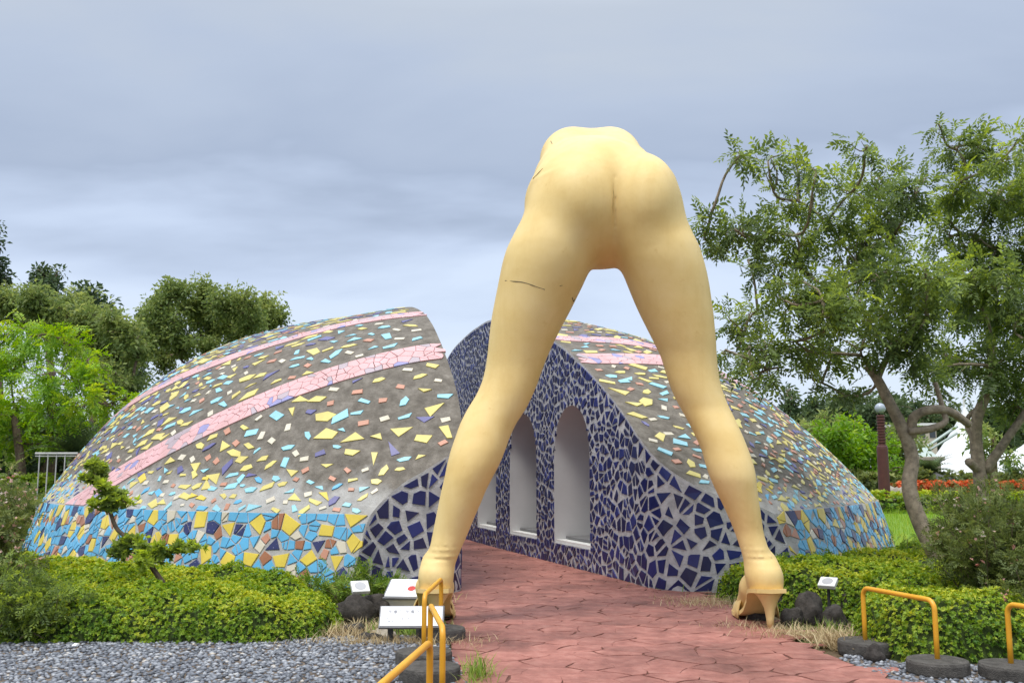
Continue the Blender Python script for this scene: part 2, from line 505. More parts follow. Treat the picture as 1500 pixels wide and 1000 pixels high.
M_SEAT = plain('alcove_seat', (.16, .16, .165), .6, .2, 4, .2)
M_WHITE = plain('white_paint', (.72, .72, .70), .6, .08, 3)
for (a, b, t, n, w, pr) in alc_shapes:
    al = MB()
    def P_(s_, d, z): return a + t * s_ + n * d + Vector((0, 0, z))
    # dark seat slab set back, pale sill in front of it
    rot = Matrix((t, n, Vector((0, 0, 1)))).transposed()
    al.box(P_(w / 2, .52, ALC_SILL + .085), (w - .012, .62, .05), rot)
    e = al.build('seat', M_SEAT, building); bevel(e, .008)
    si = MB(); si.box(P_(w / 2, .13, ALC_SILL + .028), (w - .006, .20, .05), rot); si.box(P_(w / 2, .52, ALC_SILL + .029), (w - .02, .60, .052), rot)
    e = si.build('sill', M_WHITE, building)

# ------------------------------------------------------------------ broken-tile mosaic
TCOL = {'sky': (.12, .43, .70), 'pale_blue': (.30, .62, .74), 'yellow': (.74, .57, .075), 'pale_yellow': (.70, .60, .18), 'navy': (.028, .036, .13),
        'purple': (.125, .12, .30), 'salmon': (.56, .27, .18), 'brown': (.36, .15, .075), 'cream': (.68, .62, .50), 'pink': (.70, .41, .42), 'lilac': (.29, .28, .52),
        'mauve': (.44, .36, .40), 'cobalt': (.012, .018, .115), 'cobalt2': (.022, .032, .18), 'cobalt3': (.018, .02, .085)}
def tile_mat(name, c):
    m, nt, b = new_mat('tile_' + name)
    p = geopos(nt)
    n = noise(nt, 2.2, 6, .65, p); n2 = noise(nt, 35, 3, .6, p)
    dirt = rampn(nt, n.outputs[0], [(.35, (1, 1, 1)), (.75, (.72, .70, .66))])
    base = mixc(nt, 1.0, c, dirt.outputs[0], 'MULTIPLY')
    if name in ('navy',):                       # small pale dots printed on the dark pieces
        vo = N(nt, 'ShaderNodeTexVoronoi'); vo.inputs['Scale'].default_value = 26; vo.inputs['Randomness'].default_value = .25
        nt.links.new(p, vo.inputs['Vector'])
        f = rampn(nt, vo.outputs['Distance'], [(.12, (1, 1, 1)), (.17, (0, 0, 0))])
        base = mixc(nt, f.outputs[0], base, (.35, .36, .45))
    nt.links.new(base, b.inputs['Base Color'])
    rr = N(nt, 'ShaderNodeMapRange'); rr.inputs['To Min'].default_value = .22; rr.inputs['To Max'].default_value = .5
    nt.links.new(n.outputs[0], rr.inputs[0]); nt.links.new(rr.outputs[0], b.inputs['Roughness'])
    bumpn(nt, b, n2.outputs[0], .08, .01)
    return m
TNAMES = list(TCOL); TM = {k: tile_mat(k, c) for k, c in TCOL.items()}; TML = [TM[k] for k in TNAMES]; TI = {k: i for i, k in enumerate(TNAMES)}

def clip(poly, nx, ny, lim):
    out = []; m = len(poly)
    for i in range(m):
        p, q = poly[i], poly[(i + 1) % m]
        a = p[0] * nx + p[1] * ny - lim; b = q[0] * nx + q[1] * ny - lim
        if a <= 0: out.append(p)
        if (a < 0) != (b < 0) and a != b:
            t = a / (a - b); out.append((p[0] + (q[0] - p[0]) * t, p[1] + (q[1] - p[1]) * t))
    return out
def area2(P): return .5 * sum(P[i][0] * P[(i + 1) % len(P)][1] - P[(i + 1) % len(P)][0] * P[i][1] for i in range(len(P)))
def simplify(P, nmax, emin=.02):
    P = list(P)
    while len(P) > 3:
        m = len(P)
        el = [(math.hypot(P[i][0] - P[(i + 1) % m][0], P[i][1] - P[(i + 1) % m][1]), i) for i in range(m)]
        e, i = min(el)
        if e < emin:
            j = (i + 1) % m; P[i] = ((P[i][0] + P[j][0]) / 2, (P[i][1] + P[j][1]) / 2); del P[j]; continue
        if m <= nmax: break
        tri = [abs(area2([P[i - 1], P[i], P[(i + 1) % m]])) for i in range(m)]
        del P[int(np.argmin(tri))]
    return P
def cells(pts, nrm, wts, rad, gap, split=.25, nmax=(4, 5, 5), lines=None):
    """power-diagram cells of points on a surface, each in its own tangent plane; returns [(centre, t1, t2, n, polygon)]"""
    kd = kdtree.KDTree(len(pts))
    for i, p in enumerate(pts): kd.insert(p, i)
    kd.balance(); out = []
    for i, p in enumerate(pts):
        n = nrm[i]
        t1 = Vector((0, 0, 1)).cross(n)
        if t1.length < .05: t1 = Vector((1, 0, 0))
        t1.normalize(); t2 = n.cross(t1)
        rr = rad[i] * 1.6
        P = [(-rr, -rr), (rr, -rr), (rr, rr), (-rr, rr)]
        for (co, j, d) in kd.find_range(p, rad[i] * 3.0):
            if j == i: continue
            q = co - p; qx, qy = q.dot(t1), q.dot(t2); L = math.hypot(qx, qy)
            if L < 1e-5: continue
            lim = (L * L + wts[i] ** 2 - wts[j] ** 2) / (2 * L) - gap / 2
            P = clip(P, qx / L, qy / L, lim)
            if len(P) < 3: break
        if lines is not None and len(P) >= 3:
            for (nx, ny, lim) in lines(i, p, t1, t2, n):
                P = clip(P, nx, ny, lim)
                if len(P) < 3: break
        if len(P) < 3 or area2(P) < .0006: out.append(None); continue
        subs = [P]
        if random.random() < split:
            th = random.random() * math.pi; cx = sum(a for a, b in P) / len(P); cy = sum(b for a, b in P) / len(P)
            nx, ny = math.cos(th), math.sin(th); l0 = cx * nx + cy * ny
            subs = [clip(P, nx, ny, l0 - gap / 2), clip(P, -nx, -ny, -l0 - gap / 2)]
        res = []
        for Q in subs:
            if len(Q) >= 3:
                Q = simplify(Q, random.choice(nmax))
                if abs(area2(Q)) > .0006: res.append(Q)
        out.append((p, t1, t2, n, res))
    return out
class Poisson:
    def __init__(s, cell): s.c = cell; s.g = {}
    def ok(s, p, r):
        k = int(math.ceil(r / s.c)); a, b, c = (int(math.floor(v / s.c)) for v in p)
        for x in range(a - k, a + k + 1):
            for y in range(b - k, b + k + 1):
                for z in range(c - k, c + k + 1):
                    for (q, rq) in s.g.get((x, y, z), ()):
                        if (q - p).length < (r + rq) / 2: return False
        return True
    def add(s, p, r): s.g.setdefault(tuple(int(math.floor(v / s.c)) for v in p), []).append((p, r))
TILES = {'shell_l': [], 'shell_r': [], 'wall_l': [], 'wall_r': [], 'band_l': [], 'band_r': []}     # (top polygon points, normal, thickness, colour)
def pick(tab):
    t = random.random() * sum(w for _, w in tab)
    for k, w in tab:
        t -= w
        if t <= 0: return k
    return tab[-1][0]
def side_of(p):                                # which half of the shell
    t = (p.y - 13.4) / 9.2; return 'r' if p.x > .7 - 2.7 * t else 'l'
GX0, GY0, GS = -13.0, 9.5, .05
_gx, _gy = np.meshgrid(np.arange(GX0, 11, GS), np.arange(GY0, 38, GS), indexing='ij')
CSD = polydist(_gx, _gy, CORR) * np.where(inpoly_np(_gx, _gy, CORR), -1, 1)   # distance to the passage, negative inside
def corr_sd(x, y):
    i = (x - GX0) / GS; j = (y - GY0) / GS; i0 = int(i); j0 = int(j)
    if not (0 <= i0 < CSD.shape[0] - 1 and 0 <= j0 < CSD.shape[1] - 1): return 9.0
    fx = i - i0; fy = j - j0
    return (CSD[i0, j0] * (1 - fx) + CSD[i0 + 1, j0] * fx) * (1 - fy) + (CSD[i0, j0 + 1] * (1 - fx) + CSD[i0 + 1, j0 + 1] * fx) * fy
def in_corr(x, y): return corr_sd(x, y) < 0
def near_corr(x, y, m): return corr_sd(x, y) < m

# pink bands: where two tilted planes cut the shell
def hit_dome(x, y):
    d = ray(x, y).normalized(); t = 8.0
    while t < 40:
        p = Vector((0, 0, CAMH)) + d * t
        if DZ(p.x, p.y) > p.z: return p
        t += .02
    return None
def plane3(a, b, c):
    n = (b - a).cross(c - a).normalized()
    if n.z < 0: n = -n
    return n, n.dot(a)
B1 = plane3(hit_dome(215, 672), hit_dome(560, 530), hit_dome(960, 527))
def skyline(x, off):                           # first point of the shell met from above in a pixel column, a little below its edge
    y = 430.0
    while hit_dome(x, y) is None: y += 2.0
    return hit_dome(x, y + off)
B2 = plane3(skyline(230, 9), skyline(540, 9), skyline(930, 9))
def band_sd(p, n):
    """signed distance along the surface to the two band centre lines"""
    o = []
    for (pn, pd) in (B1, B2):
        k = math.sqrt(max(.05, 1 - n.dot(pn) ** 2)); o.append((pn.dot(p) - pd) / k)
    return o
BW = (.25, .20)

# dense skirt round the foot
ang_lo, ang_hi = -125, 115
SK_TAB = [('sky', 50), ('yellow', 17), ('navy', 12), ('brown', 9), ('cream', 7), ('salmon', 4)]
BR_TAB = [('brown', 5), ('mauve', 4), ('navy', 2), ('salmon', 2)]
SKR = {'sky': .118, 'yellow': .205, 'navy': .18, 'brown': .125, 'cream': .12, 'salmon': .115, 'mauve': .125}
po = Poisson(.15); pts = []; nr = []; wt_ = []; rd = []; cl = []
pc = {}
for c_, own, tries in (('yellow', .38, 3600), ('navy', .46, 2800), ('brown', .46, 3000), ('cream', .50, 2200), ('salmon', .75, 1200), ('sky', 0, 26000)):
    pc[c_] = Poisson(.3)
    for _ in range(tries):
        an = random.uniform(ang_lo, ang_hi); r_ = random.uniform(RC, 1.0)
        p = dome_pt(an, r_)
        if near_corr(p.x, p.y, .05): continue
        cc = c_ if not -78 < an < -70 else pick(BR_TAB)
        w = SKR[cc] * random.uniform(.85, 1.15)
        if own and not pc[c_].ok(p, own * random.uniform(.75, 1.2)): continue
        if not po.ok(p, w * .92): continue
        po.add(p, w * .92); pc[c_].add(p, own); pts.append(p); nr.append(dome_nrm(an, r_)); wt_.append(w * .55); rd.append(w); cl.append(cc)
def sk_lines(i, p, t1, t2, n):
    L = math.hypot(t1.z, t2.z)
    return [(t1.z / L, t2.z / L, (ZC + .03 - p.z) / L)] if L > .05 else []
for (p, c) in [(p, c) for p, c in zip(cells(pts, nr, wt_, rd, .014, .38, (3, 4, 4, 5), sk_lines), cl) if p]:
    ce, t1, t2, n, polys = p
    for Q in polys:
        W = []
        for (x, y) in Q:
            w = ce + t1 * x + t2 * y; q = 1.0; k = 0
            while near_corr(w.x, w.y, .012) and k < 20: q *= .93; w = ce + (t1 * x + t2 * y) * q; k += 1
            W.append(w)
        TILES['shell_' + side_of(ce)].append((W, (n + Vector(rng.normal(0, .03, 3))).normalized(), random.uniform(.009, .017), c))
# bands
BCELL = [[], []]
for an in np.arange(-118, 112, 1.0):
    for r_ in np.arange(.02, RC, .008):
        p = dome_pt(an, r_)
        if p.y > 25 or corr_sd(p.x, p.y) < 0: continue
        sd2 = band_sd(p, dome_nrm(an, r_))
        for q in (0, 1):
            if abs(sd2[q]) < BW[q]: BCELL[q] += [(an, r_)] * max(1, int(r_ * 8))
for bi in (0, 1):
    po = Poisson(.15); pts = []; nr = []; wt_ = []; rd = []
    for _ in range(26000):
        an, r_ = BCELL[bi][random.randrange(len(BCELL[bi]))]
        an += random.uniform(-.6, .6); r_ = min(RC, max(.001, r_ + random.uniform(-.004, .004)))
        p = dome_pt(an, r_)
        if p.z < ZC + .04 or near_corr(p.x, p.y, .06): continue
        n = dome_nrm(an, r_)
        s_ = band_sd(p, n)[bi]
        if abs(s_) > BW[bi] - .015: continue
        w = random.choice((.11, .14, .17))
        if not po.ok(p, w): continue
        po.add(p, w); pts.append(p); nr.append(n); wt_.append(w * .4); rd.append(w * 1.5)
    def bd_lines(i, p, t1, t2, n, bi=bi):
        pn, pd = (B1, B2)[bi]; gx_, gy_ = pn.dot(t1), pn.dot(t2); L = math.hypot(gx_, gy_); s0 = (pn.dot(p) - pd) / L
        Lz = math.hypot(t1.z, t2.z) + 1e-6
        return [(gx_ / L, gy_ / L, BW[bi] - s0), (-gx_ / L, -gy_ / L, BW[bi] + s0), (-t1.z / Lz, -t2.z / Lz, (p.z - ZC - .04) / Lz)]
    for p in cells(pts, nr, wt_, rd, .005, .3, (6, 7, 8), bd_lines):
        if not p: continue
        ce, t1, t2, n, polys = p
        for Q in polys:
            W = []
            for (x, y) in Q:
                w = ce + t1 * x + t2 * y; q = 1.0; k = 0
                while near_corr(w.x, w.y, .045) and k < 30: q *= .95; w = ce + (t1 * x + t2 * y) * q; k += 1
                W.append(w)
            TILES['band_' + side_of(ce)].append((W, n, .016, pick([('pink', 84), ('lilac', 7), ('mauve', 9)])))
# scattered pieces on the cement
UP_TAB = [('pale_yellow', 29), ('pale_blue', 26), ('salmon', 18), ('cream', 17), ('purple', 8)]
UPL_TAB = [('pale_yellow', 33), ('pale_blue', 24), ('salmon', 10), ('cream', 9), ('purple', 24)]
po = Poisson(.2)
def shard(c):
    if c in ('salmon', 'cream'):
        a, b = random.uniform(.10, .15), random.uniform(.065, .09)
        P = [(-a / 2, -b / 2), (a / 2, -b / 2), (a / 2, b / 2), (-a / 2, b / 2)]
        return [(x + random.uniform(-.008, .008), y + random.uniform(-.008, .008)) for x, y in P]
    L = random.uniform(.17, .34) if 'yellow' in c else random.uniform(.13, .29)
    kind = random.random(); h = L * random.uniform(.3, .6)
    if kind < .3: P = [(-L / 2, -h / 2), (L / 2, -h / 2 + random.uniform(0, .4) * h), (random.uniform(-.4, .1) * L, h / 2)]
    elif kind < .8: P = [(-L / 2, -h / 2), (L / 2 * random.uniform(.5, 1), -h / 2 * random.uniform(.6, 1.2)), (L / 2 * random.uniform(.7, 1.1), h / 2 * random.uniform(.2, 1)), (-L / 2 * random.uniform(.3, 1), h / 2)]
    else: P = [(-L / 2, -h / 3), (0, -h / 2), (L / 2, -h * .1), (L * .25, h / 2), (-L * .3, h / 2 * .8)]
    return P
for _ in range(95000):
    an = random.uniform(-122, 112); r_ = math.sqrt(random.uniform(0, RC * RC)) if random.random() < .6 else random.uniform(.84, RC)
    p = dome_pt(an, r_)
    if p.y > 26 or p.z < ZC + .055: continue
    n = dome_nrm(an, r_)
    if n.dot(Vector((0, 0, CAMH)) - p) < -1.5: continue
    b1, b2 = band_sd(p, n)
    if abs(b1) < BW[0] + .09 or abs(b2) < BW[1] + .08: continue
    if near_corr(p.x, p.y, .16): continue
    leftish = sst((-an - 20) / 28); rightish = sst((an - 20) / 20); low = sst((2.3 - p.z) / 1.0)
    w = .262 - .085 * max(leftish, rightish) - .105 * low * (1 - .5 * max(leftish, rightish))
    w *= random.uniform(.82, 1.2)
    if not po.ok(p, w): continue
    po.add(p, w)
    if p.z < 1.5 and random.random() < .3: c_ = random.choice(('sky', 'pale_blue', 'yellow'))
    else: c_ = pick(UPL_TAB if random.random() < max(leftish, .35 * low * (an < 0)) else UP_TAB)
    t1 = Vector((0, 0, 1)).cross(n); t1 = t1.normalized() if t1.length > .05 else Vector((1, 0, 0)); t2 = n.cross(t1)
    th = random.gauss(0, .55) + (math.pi if random.random() < .5 else 0); co_, si_ = math.cos(th), math.sin(th)
    sc_ = min(1.1, w / .195)
    P = [(x * sc_, y * sc_) for x, y in shard(c_)]
    TILES['shell_' + side_of(p)].append(([p + t1 * (x * co_ - y * si_) + t2 * (x * si_ + y * co_) for x, y in P], n, random.uniform(.009, .015), c_))
# blue walls of the passage
def wall_tiles(curve, key, normal_sign, alc):
    cv = [Vector((x, y, 0)) for x, y in curve]
    acc = [0.0]
    for a, b in zip(cv[:-1], cv[1:]): acc.append(acc[-1] + (b - a).length)
    accn = np.array(acc); xs = np.array([c.x for c in cv]); ys = np.array([c.y for c in cv])
    def at(s_): return Vector((np.interp(s_, accn, xs), np.interp(s_, accn, ys), 0))
    def nrm(s_):
        t = at(min(s_ + .08, acc[-1])) - at(max(s_ - .08, 0)); t.normalize(); return Vector((t.y, -t.x, 0)) * normal_sign
    zt = np.array([DZ(c.x - 0, c.y) for c in cv])
    spans = []
    for (a, b, t, n, w, pr) in alc:
        sa = accn[int(np.argmin([(c - a).length for c in cv]))]
        # arc positions of the jambs
        fine = np.linspace(0, acc[-1], 3000); fp = np.stack([np.interp(fine, accn, xs), np.interp(fine, accn, ys)], 1)
        sa = fine[np.argmin(np.hypot(fp[:, 0] - a.x, fp[:, 1] - a.y))]; sb = fine[np.argmin(np.hypot(fp[:, 0] - b.x, fp[:, 1] - b.y))]
        spans.append((min(sa, sb), max(sa, sb)))
    def bad(s_, z, m=.0):
        if z < .005 or z > np.interp(s_, accn, zt) - .02 - m: return True
        for (sa, sb) in spans:
            if sa - m < s_ < sb + m and z > ALC_SILL - m:
                f = (s_ - sa) / (sb - sa); f = min(1, max(0, f)); top = ALC_SPRING + (ALC_TOP - ALC_SPRING) * math.sqrt(max(0, 1 - (2 * f - 1) ** 2)) ** .8
                if z < top + m: return True
        return False
    s_front = acc[-1]
    po = Poisson(.12); pts = []; wt_ = []; rd = []
    for _ in range(60000):
        s_ = random.uniform(2.0, s_front); z = random.uniform(0.02, 5)
        if bad(s_, z, .02): continue
        y = at(s_).y
        w = .122 if y > 16 else .122 + .052 * sst((16 - y) / 2.8)
        w *= random.uniform(.72, 1.22)
        if y > 25: w *= 1.5
        p = Vector((s_, z, 0))
        if not po.ok(p, w): continue
        po.add(p, w); pts.append(p); wt_.append(w * .45); rd.append(w * 1.1)
    def wl_lines(i, p, t1, t2, n):
        out = []
        zt0, zt1 = np.interp(p.x - .1, accn, zt), np.interp(p.x + .1, accn, zt); sl = (zt1 - zt0) / .2; L = math.hypot(sl, 1)
        def add(nx, ny, lim):                  # half plane in (s, z) to the cell's own axes
            out.append((t1.x * nx + t1.y * ny, t2.x * nx + t2.y * ny, lim))
        add(-sl / L, 1 / L, ((zt0 + zt1) / 2 - .035 - p.y) / L); add(0, -1, p.y - .01)
        for (sa, sb) in spans:
            if sa - .4 < p.x < sb + .4:
                if sa < p.x < sb and p.y < ALC_SILL: add(0, 1, ALC_SILL - .01 - p.y)
                elif ALC_SILL <= p.y < ALC_SPRING + .2:
                    if p.x <= sa: add(1, 0, sa - .012 - p.x)
                    elif p.x >= sb: add(-1, 0, p.x - sb - .012)
        return out
    for p in cells(pts, [Vector((0, 0, 1))] * len(pts), wt_, rd, .030, .24, (3, 4, 4, 4, 5), wl_lines):
        if not p: continue
        ce, t1, t2, n, polys = p
        for Q in polys:
            W = []; s0 = None
            gx_ = sum(a for a, b in Q) / len(Q); gy_ = sum(b for a, b in Q) / len(Q)
            Q = [(x + (gx_ - x) * k_, y + (gy_ - y) * k_) for (x, y), k_ in zip(Q, [random.random() ** 1.5 * .30 for _ in Q])]     # chipped: uneven joints
            for (x, y) in Q:
                w = ce + t1 * x + t2 * y; q = 1.0; k = 0
                while bad(w.x, w.y) and k < 26: q *= .93; w = ce + (t1 * x + t2 * y) * q; k += 1
                W.append(w)
            if abs(area2([(w.x, w.y) for w in W])) < .0009: continue
            W3 = [at(w.x) + Vector((0, 0, w.y)) for w in W]
            TILES[key].append((W3, (nrm(ce.x) + Vector(rng.normal(0, .03, 3))).normalized(), random.uniform(.009, .017), random.choice(('cobalt', 'cobalt', 'cobalt2', 'cobalt3'))))
wall_tiles(WR, 'wall_r', -1, alc_shapes)
wall_tiles(WL, 'wall_l', 1, [])
# make sure the wall normals look into the passage
for key in ('wall_r', 'wall_l'):
    fix = []
    for (W, n, th, c) in TILES[key]:
        c0 = sum(W, Vector()) / len(W)
        if not in_corr(c0.x + n.x * .15, c0.y + n.y * .15): n = -n
        fix.append((W, n, th, c))
    TILES[key] = fix

def tile_geo(W, n, th):
    c0 = sum(W, Vector()) / len(W)
    e = [(W[i] - c0).cross(W[(i + 1) % len(W)] - c0).dot(n) for i in range(len(W))]
    if sum(e) < 0: W = W[::-1]
    m = len(W)
    lo = [w - n * .02 for w in W]; mid = [w + n * (th - .004) for w in W]
    top = [w + (c0 - w).normalized() * .005 + n * th for w in W]
    V = lo + mid + top
    F = [(i, (i + 1) % m, m + (i + 1) % m, m + i) for i in range(m)] + [(m + i, m + (i + 1) % m, 2 * m + (i + 1) % m, 2 * m + i) for i in range(m)] + [tuple(range(2 * m, 3 * m))]
    return V, F
def seen_area(W, n):
    c0 = sum(W, Vector()) / len(W)
    if n.dot(Vector((0, 0, CAMH)) - c0) < 0: return 0
    P = [proj(w) for w in W]
    if not (0 < P[0][0] < 1500 and 0 < P[0][1] < 1000): return 0
    return abs(area2(P))
def emit(keys, single, rest, nmax):
    al = [(seen_area(t[0], t[1]), k, t) for k in keys for t in TILES[k]]
    al.sort(key=lambda q: -q[0])
    parent = {'l': SH_L, 'r': SH_R}
    bulk = {'l': ([], [], []), 'r': ([], [], [])}
    for i, (a, k, (W, n, th, c)) in enumerate(al):
        V, F = tile_geo(W, n, th)
        if i < nmax and a > 0:
            mesh_obj(single, V, F, TM[c], parent[k[-1]])
        else:
            bv, bf, bi = bulk[k[-1]]; o = len(bv); bv += V; bf += [tuple(j + o for j in f) for f in F]; bi += [TI[c]] * len(F)
    for sd in 'lr':
        bv, bf, bi = bulk[sd]
        if bv: tag(mesh_obj(rest, bv, bf, TML, parent[sd], False, bi), kind='stuff')
emit(('shell_l', 'shell_r'), 'mosaic_tile', 'mosaic_tiling', 300)
emit(('wall_l', 'wall_r'), 'blue_tile', 'blue_tiling', 300)
emit(('band_l', 'band_r'), 'pink_tile', 'pink_band_tiling', 90)
print('tiles', {k: len(v) for k, v in TILES.items()})
# ================================================================== the giant legs statue
M_PAINT = None
def statue_mat():
    m, nt, b = new_mat('statue_paint')
    p = geopos(nt)
    n = noise(nt, 1.6, 6, .6, p); n2 = noise(nt, 9, 6, .7, p); n3 = noise(nt, 70, 3, .5, p)
    r_ = rampn(nt, n.outputs[0], [(.3, (.73, .515, .195)), (.5, (.79, .585, .25)), (.72, (.83, .635, .305))])
    st = rampn(nt, n2.outputs[0], [(.62, (1, 1, 1)), (.80, (.84, .76, .62))])
    mp = N(nt, 'ShaderNodeMapping'); mp.inputs['Scale'].default_value = (3.5, 3.5, .5); nt.links.new(p, mp.inputs[0])
    n4 = noise(nt, 1.0, 6, .65, mp.outputs[0])
    rn = rampn(nt, n4.outputs[0], [(.50, (1, 1, 1)), (.72, (.80, .73, .62))])        # rain streaks
    n5 = noise(nt, 26, 5, .7, p); sp_ = rampn(nt, n5.outputs[0], [(.70, (1, 1, 1)), (.78, (.62, .52, .40))])
    c1 = mixc(nt, .85, r_.outputs[0], st.outputs[0], 'MULTIPLY'); c2 = mixc(nt, .32, c1, rn.outputs[0], 'MULTIPLY')
    nt.links.new(mixc(nt, .5, c2, sp_.outputs[0], 'MULTIPLY'), b.inputs['Base Color'])
    b.inputs['Roughness'].default_value = .58; b.inputs['Specular IOR Level'].default_value = .35
    ax = N(nt, 'ShaderNodeMath', operation='MULTIPLY_ADD'); ax.inputs[1].default_value = .15
    nt.links.new(n3.outputs[0], ax.inputs[0]); nt.links.new(n2.outputs[0], ax.inputs[2])
    bumpn(nt, b, ax.outputs[0], .10, .03)
    return m
M_PAINT = statue_mat()
M_CRACK = plain('crack', (.10, .075, .05), .9, .3, 30)

ROWS_L = [(868, 616, 661), (855, 617, 661), (840, 619, 662), (820, 624, 669), (800, 630, 677), (780, 634, 686), (760, 638, 694), (740, 642, 703), (720, 646, 711), (700, 651, 721),
          (680, 655, 732), (660, 660, 740), (640, 667, 747), (620, 674, 756), (600, 684, 770), (580, 697, 780), (560, 706, 788), (540, 711, 795), (520, 714, 803), (500, 716, 812),
          (480, 718, 822), (460, 721, 833), (440, 725, 843), (420, 729, 853), (400, 733, 862), (385, 736, 868), (365, 742, 874), (345, 752, 878), (320, 765, 880), (295, 776, 878), (270, 790, 868)]
ROWS_R = [(868, 1100, 1146), (855, 1096, 1146), (840, 1092, 1141), (820, 1090, 1132), (800, 1084, 1124), (780, 1077, 1118), (760, 1069, 1115), (740, 1060, 1112), (720, 1050, 1109), (700, 1041, 1107),
          (680, 1034, 1103), (660, 1029, 1096), (640, 1020, 1088), (620, 1010, 1079), (600, 999, 1069), (580, 988, 1060), (560, 980, 1054), (540, 974, 1051), (520, 968, 1049), (500, 958, 1048),
          (480, 948, 1046), (460, 938, 1044), (440, 929, 1041), (420, 921, 1038), (400, 913, 1034), (385, 906, 1030), (365, 900, 1024), (345, 897, 1014), (320, 895, 1003), (295, 898, 994), (270, 905, 982)]
CYT = [(880, 10.24), (830, 10.27), (780, 10.33), (700, 10.30), (650, 10.36), (600, 10.47), (540, 10.50), (450, 10.50), (385, 10.46), (300, 10.42), (200, 10.42)]
def cyrow(y): return float(np.interp(y, [a for a, b in CYT][::-1], [b for a, b in CYT][::-1]))
def legtab(rows):
    T = []
    for (y, xl, xr) in rows:
        Y = cyrow(y); a = PY(xl, y, Y); b = PY(xr, y, Y)
        hw = (b.x - a.x) / 2
        kb = float(np.interp(y, [270, 400, 540, 600, 680, 780, 868], [1.0, 1.06, 1.0, .98, 1.08, 1.1, 1.05]))
        T.append((a.z, (a.x + b.x) / 2, Y, hw, hw * kb))
    T.sort(); return np.array(T)
TL, TR = legtab(ROWS_L), legtab(ROWS_R)
def smooth_tab(T):
    z = np.linspace(T[0, 0], T[-1, 0], 140); out = [z]
    ker = np.array([1, 4, 6, 4, 1]) / 16
    for k in range(1, 5):
        v = np.interp(z, T[:, 0], T[:, k]); v = np.convolve(np.pad(v, 2, mode='reflect', reflect_type='odd'), ker, 'valid'); out.append(v)
    return np.stack(out, 1)
TL, TR = smooth_tab(TL), smooth_tab(TR)
VX = .024
def smin(a, b, k):
    h = np.clip(.5 + .5 * (b - a) / k, 0, 1); return b * (1 - h) + a * h - k * h * (1 - h)
def ell(Xg, Yg, Zg, c, r):
    q = np.sqrt(((Xg - c[0]) / r[0]) ** 2 + ((Yg - c[1]) / r[1]) ** 2 + ((Zg - c[2]) / r[2]) ** 2)
    return (q - 1) * min(r)
def rcone(Xg, Yg, Zg, a, b, ra, rb, sx=1.0):
    a = np.array(a, float); b = np.array(b, float); ab = b - a
    t = np.clip(((Xg - a[0]) * ab[0] + (Yg - a[1]) * ab[1] + (Zg - a[2]) * ab[2]) / (ab @ ab), 0, 1)
    return np.sqrt(((Xg - a[0] - t * ab[0]) / sx) ** 2 + (Yg - a[1] - t * ab[1]) ** 2 + (Zg - a[2] - t * ab[2]) ** 2) - (ra + (rb - ra) * t)
def surface_nets(Fv, org, h):
    sg = Fv < 0
    cnt = np.zeros(tuple(s - 1 for s in Fv.shape), int)
    offs = [(i, j, k) for i in (0, 1) for j in (0, 1) for k in (0, 1)]
    nx, ny, nz_ = cnt.shape
    for (i, j, k) in offs: cnt += sg[i:i + nx, j:j + ny, k:k + nz_]
    act = (cnt > 0) & (cnt < 8)
    idx = -np.ones(cnt.shape, int); ii = np.argwhere(act); idx[act] = np.arange(len(ii))
    acc = np.zeros((len(ii), 3)); num = np.zeros(len(ii))
    val = {o: Fv[ii[:, 0] + o[0], ii[:, 1] + o[1], ii[:, 2] + o[2]] for o in offs}
    for o in offs:
        for ax in range(3):
            if o[ax]: continue
            p = list(o); p[ax] = 1; p = tuple(p)
            a, b = val[o], val[p]; m = (a < 0) != (b < 0)
            t = np.where(m, a / np.where(a == b, 1, a - b), 0)
            pt = np.array(o, float)[None].repeat(len(ii), 0); pt[:, ax] += t
            acc[m] += pt[m]; num[m] += 1
    V = (ii + acc / num[:, None]) * h + org
    Q = []
    for ax in range(3):
        u_, v_ = [(1, 2), (2, 0), (0, 1)][ax]
        sl0 = [slice(None)] * 3; sl1 = [slice(None)] * 3; sl0[ax] = slice(0, -1); sl1[ax] = slice(1, None)
        s0, s1 = sg[tuple(sl0)], sg[tuple(sl1)]
        e = np.argwhere(s0 != s1)
        ok = (e[:, u_] > 0) & (e[:, v_] > 0) & (e[:, u_] < Fv.shape[u_] - 1) & (e[:, v_] < Fv.shape[v_] - 1)
        e = e[ok]; flip = s0[e[:, 0], e[:, 1], e[:, 2]]
        def cid(du, dv):
            c = e.copy(); c[:, u_] -= du; c[:, v_] -= dv; return idx[c[:, 0], c[:, 1], c[:, 2]]
        q = np.stack([cid(1, 1), cid(0, 1), cid(0, 0), cid(1, 0)], 1)
        q[~flip] = q[~flip][:, ::-1]
        Q.append(q)
    return V, np.concatenate(Q)
lo = np.array([-1.4, 9.4, 0.0]); hi = np.array([3.5, 12.6, 6.3])
gx, gy, gz = [np.arange(lo[i], hi[i] + VX, VX).astype(np.float32) for i in range(3)]
Xg, Yg, Zg = np.meshgrid(gx, gy, gz, indexing='ij', sparse=True)
def leg_sdf(T):
    cx = np.interp(gz, T[:, 0], T[:, 1])[None, None].astype(np.float32); cy = np.interp(gz, T[:, 0], T[:, 2])[None, None].astype(np.float32)
    a = np.interp(gz, T[:, 0], T[:, 3])[None, None].astype(np.float32); b = np.interp(gz, T[:, 0], T[:, 4])[None, None].astype(np.float32)
    q = np.sqrt(((Xg - cx) / a) ** 2 + ((Yg - cy) / b) ** 2)
    d = (q - 1) * np.minimum(a, b)
    zlo, zhi = T[0, 0], T[-1, 0]
    d = np.maximum(d, np.maximum(zlo - Zg, Zg - zhi))
    # folds at the back of the ankle
    return d
FEET = {}
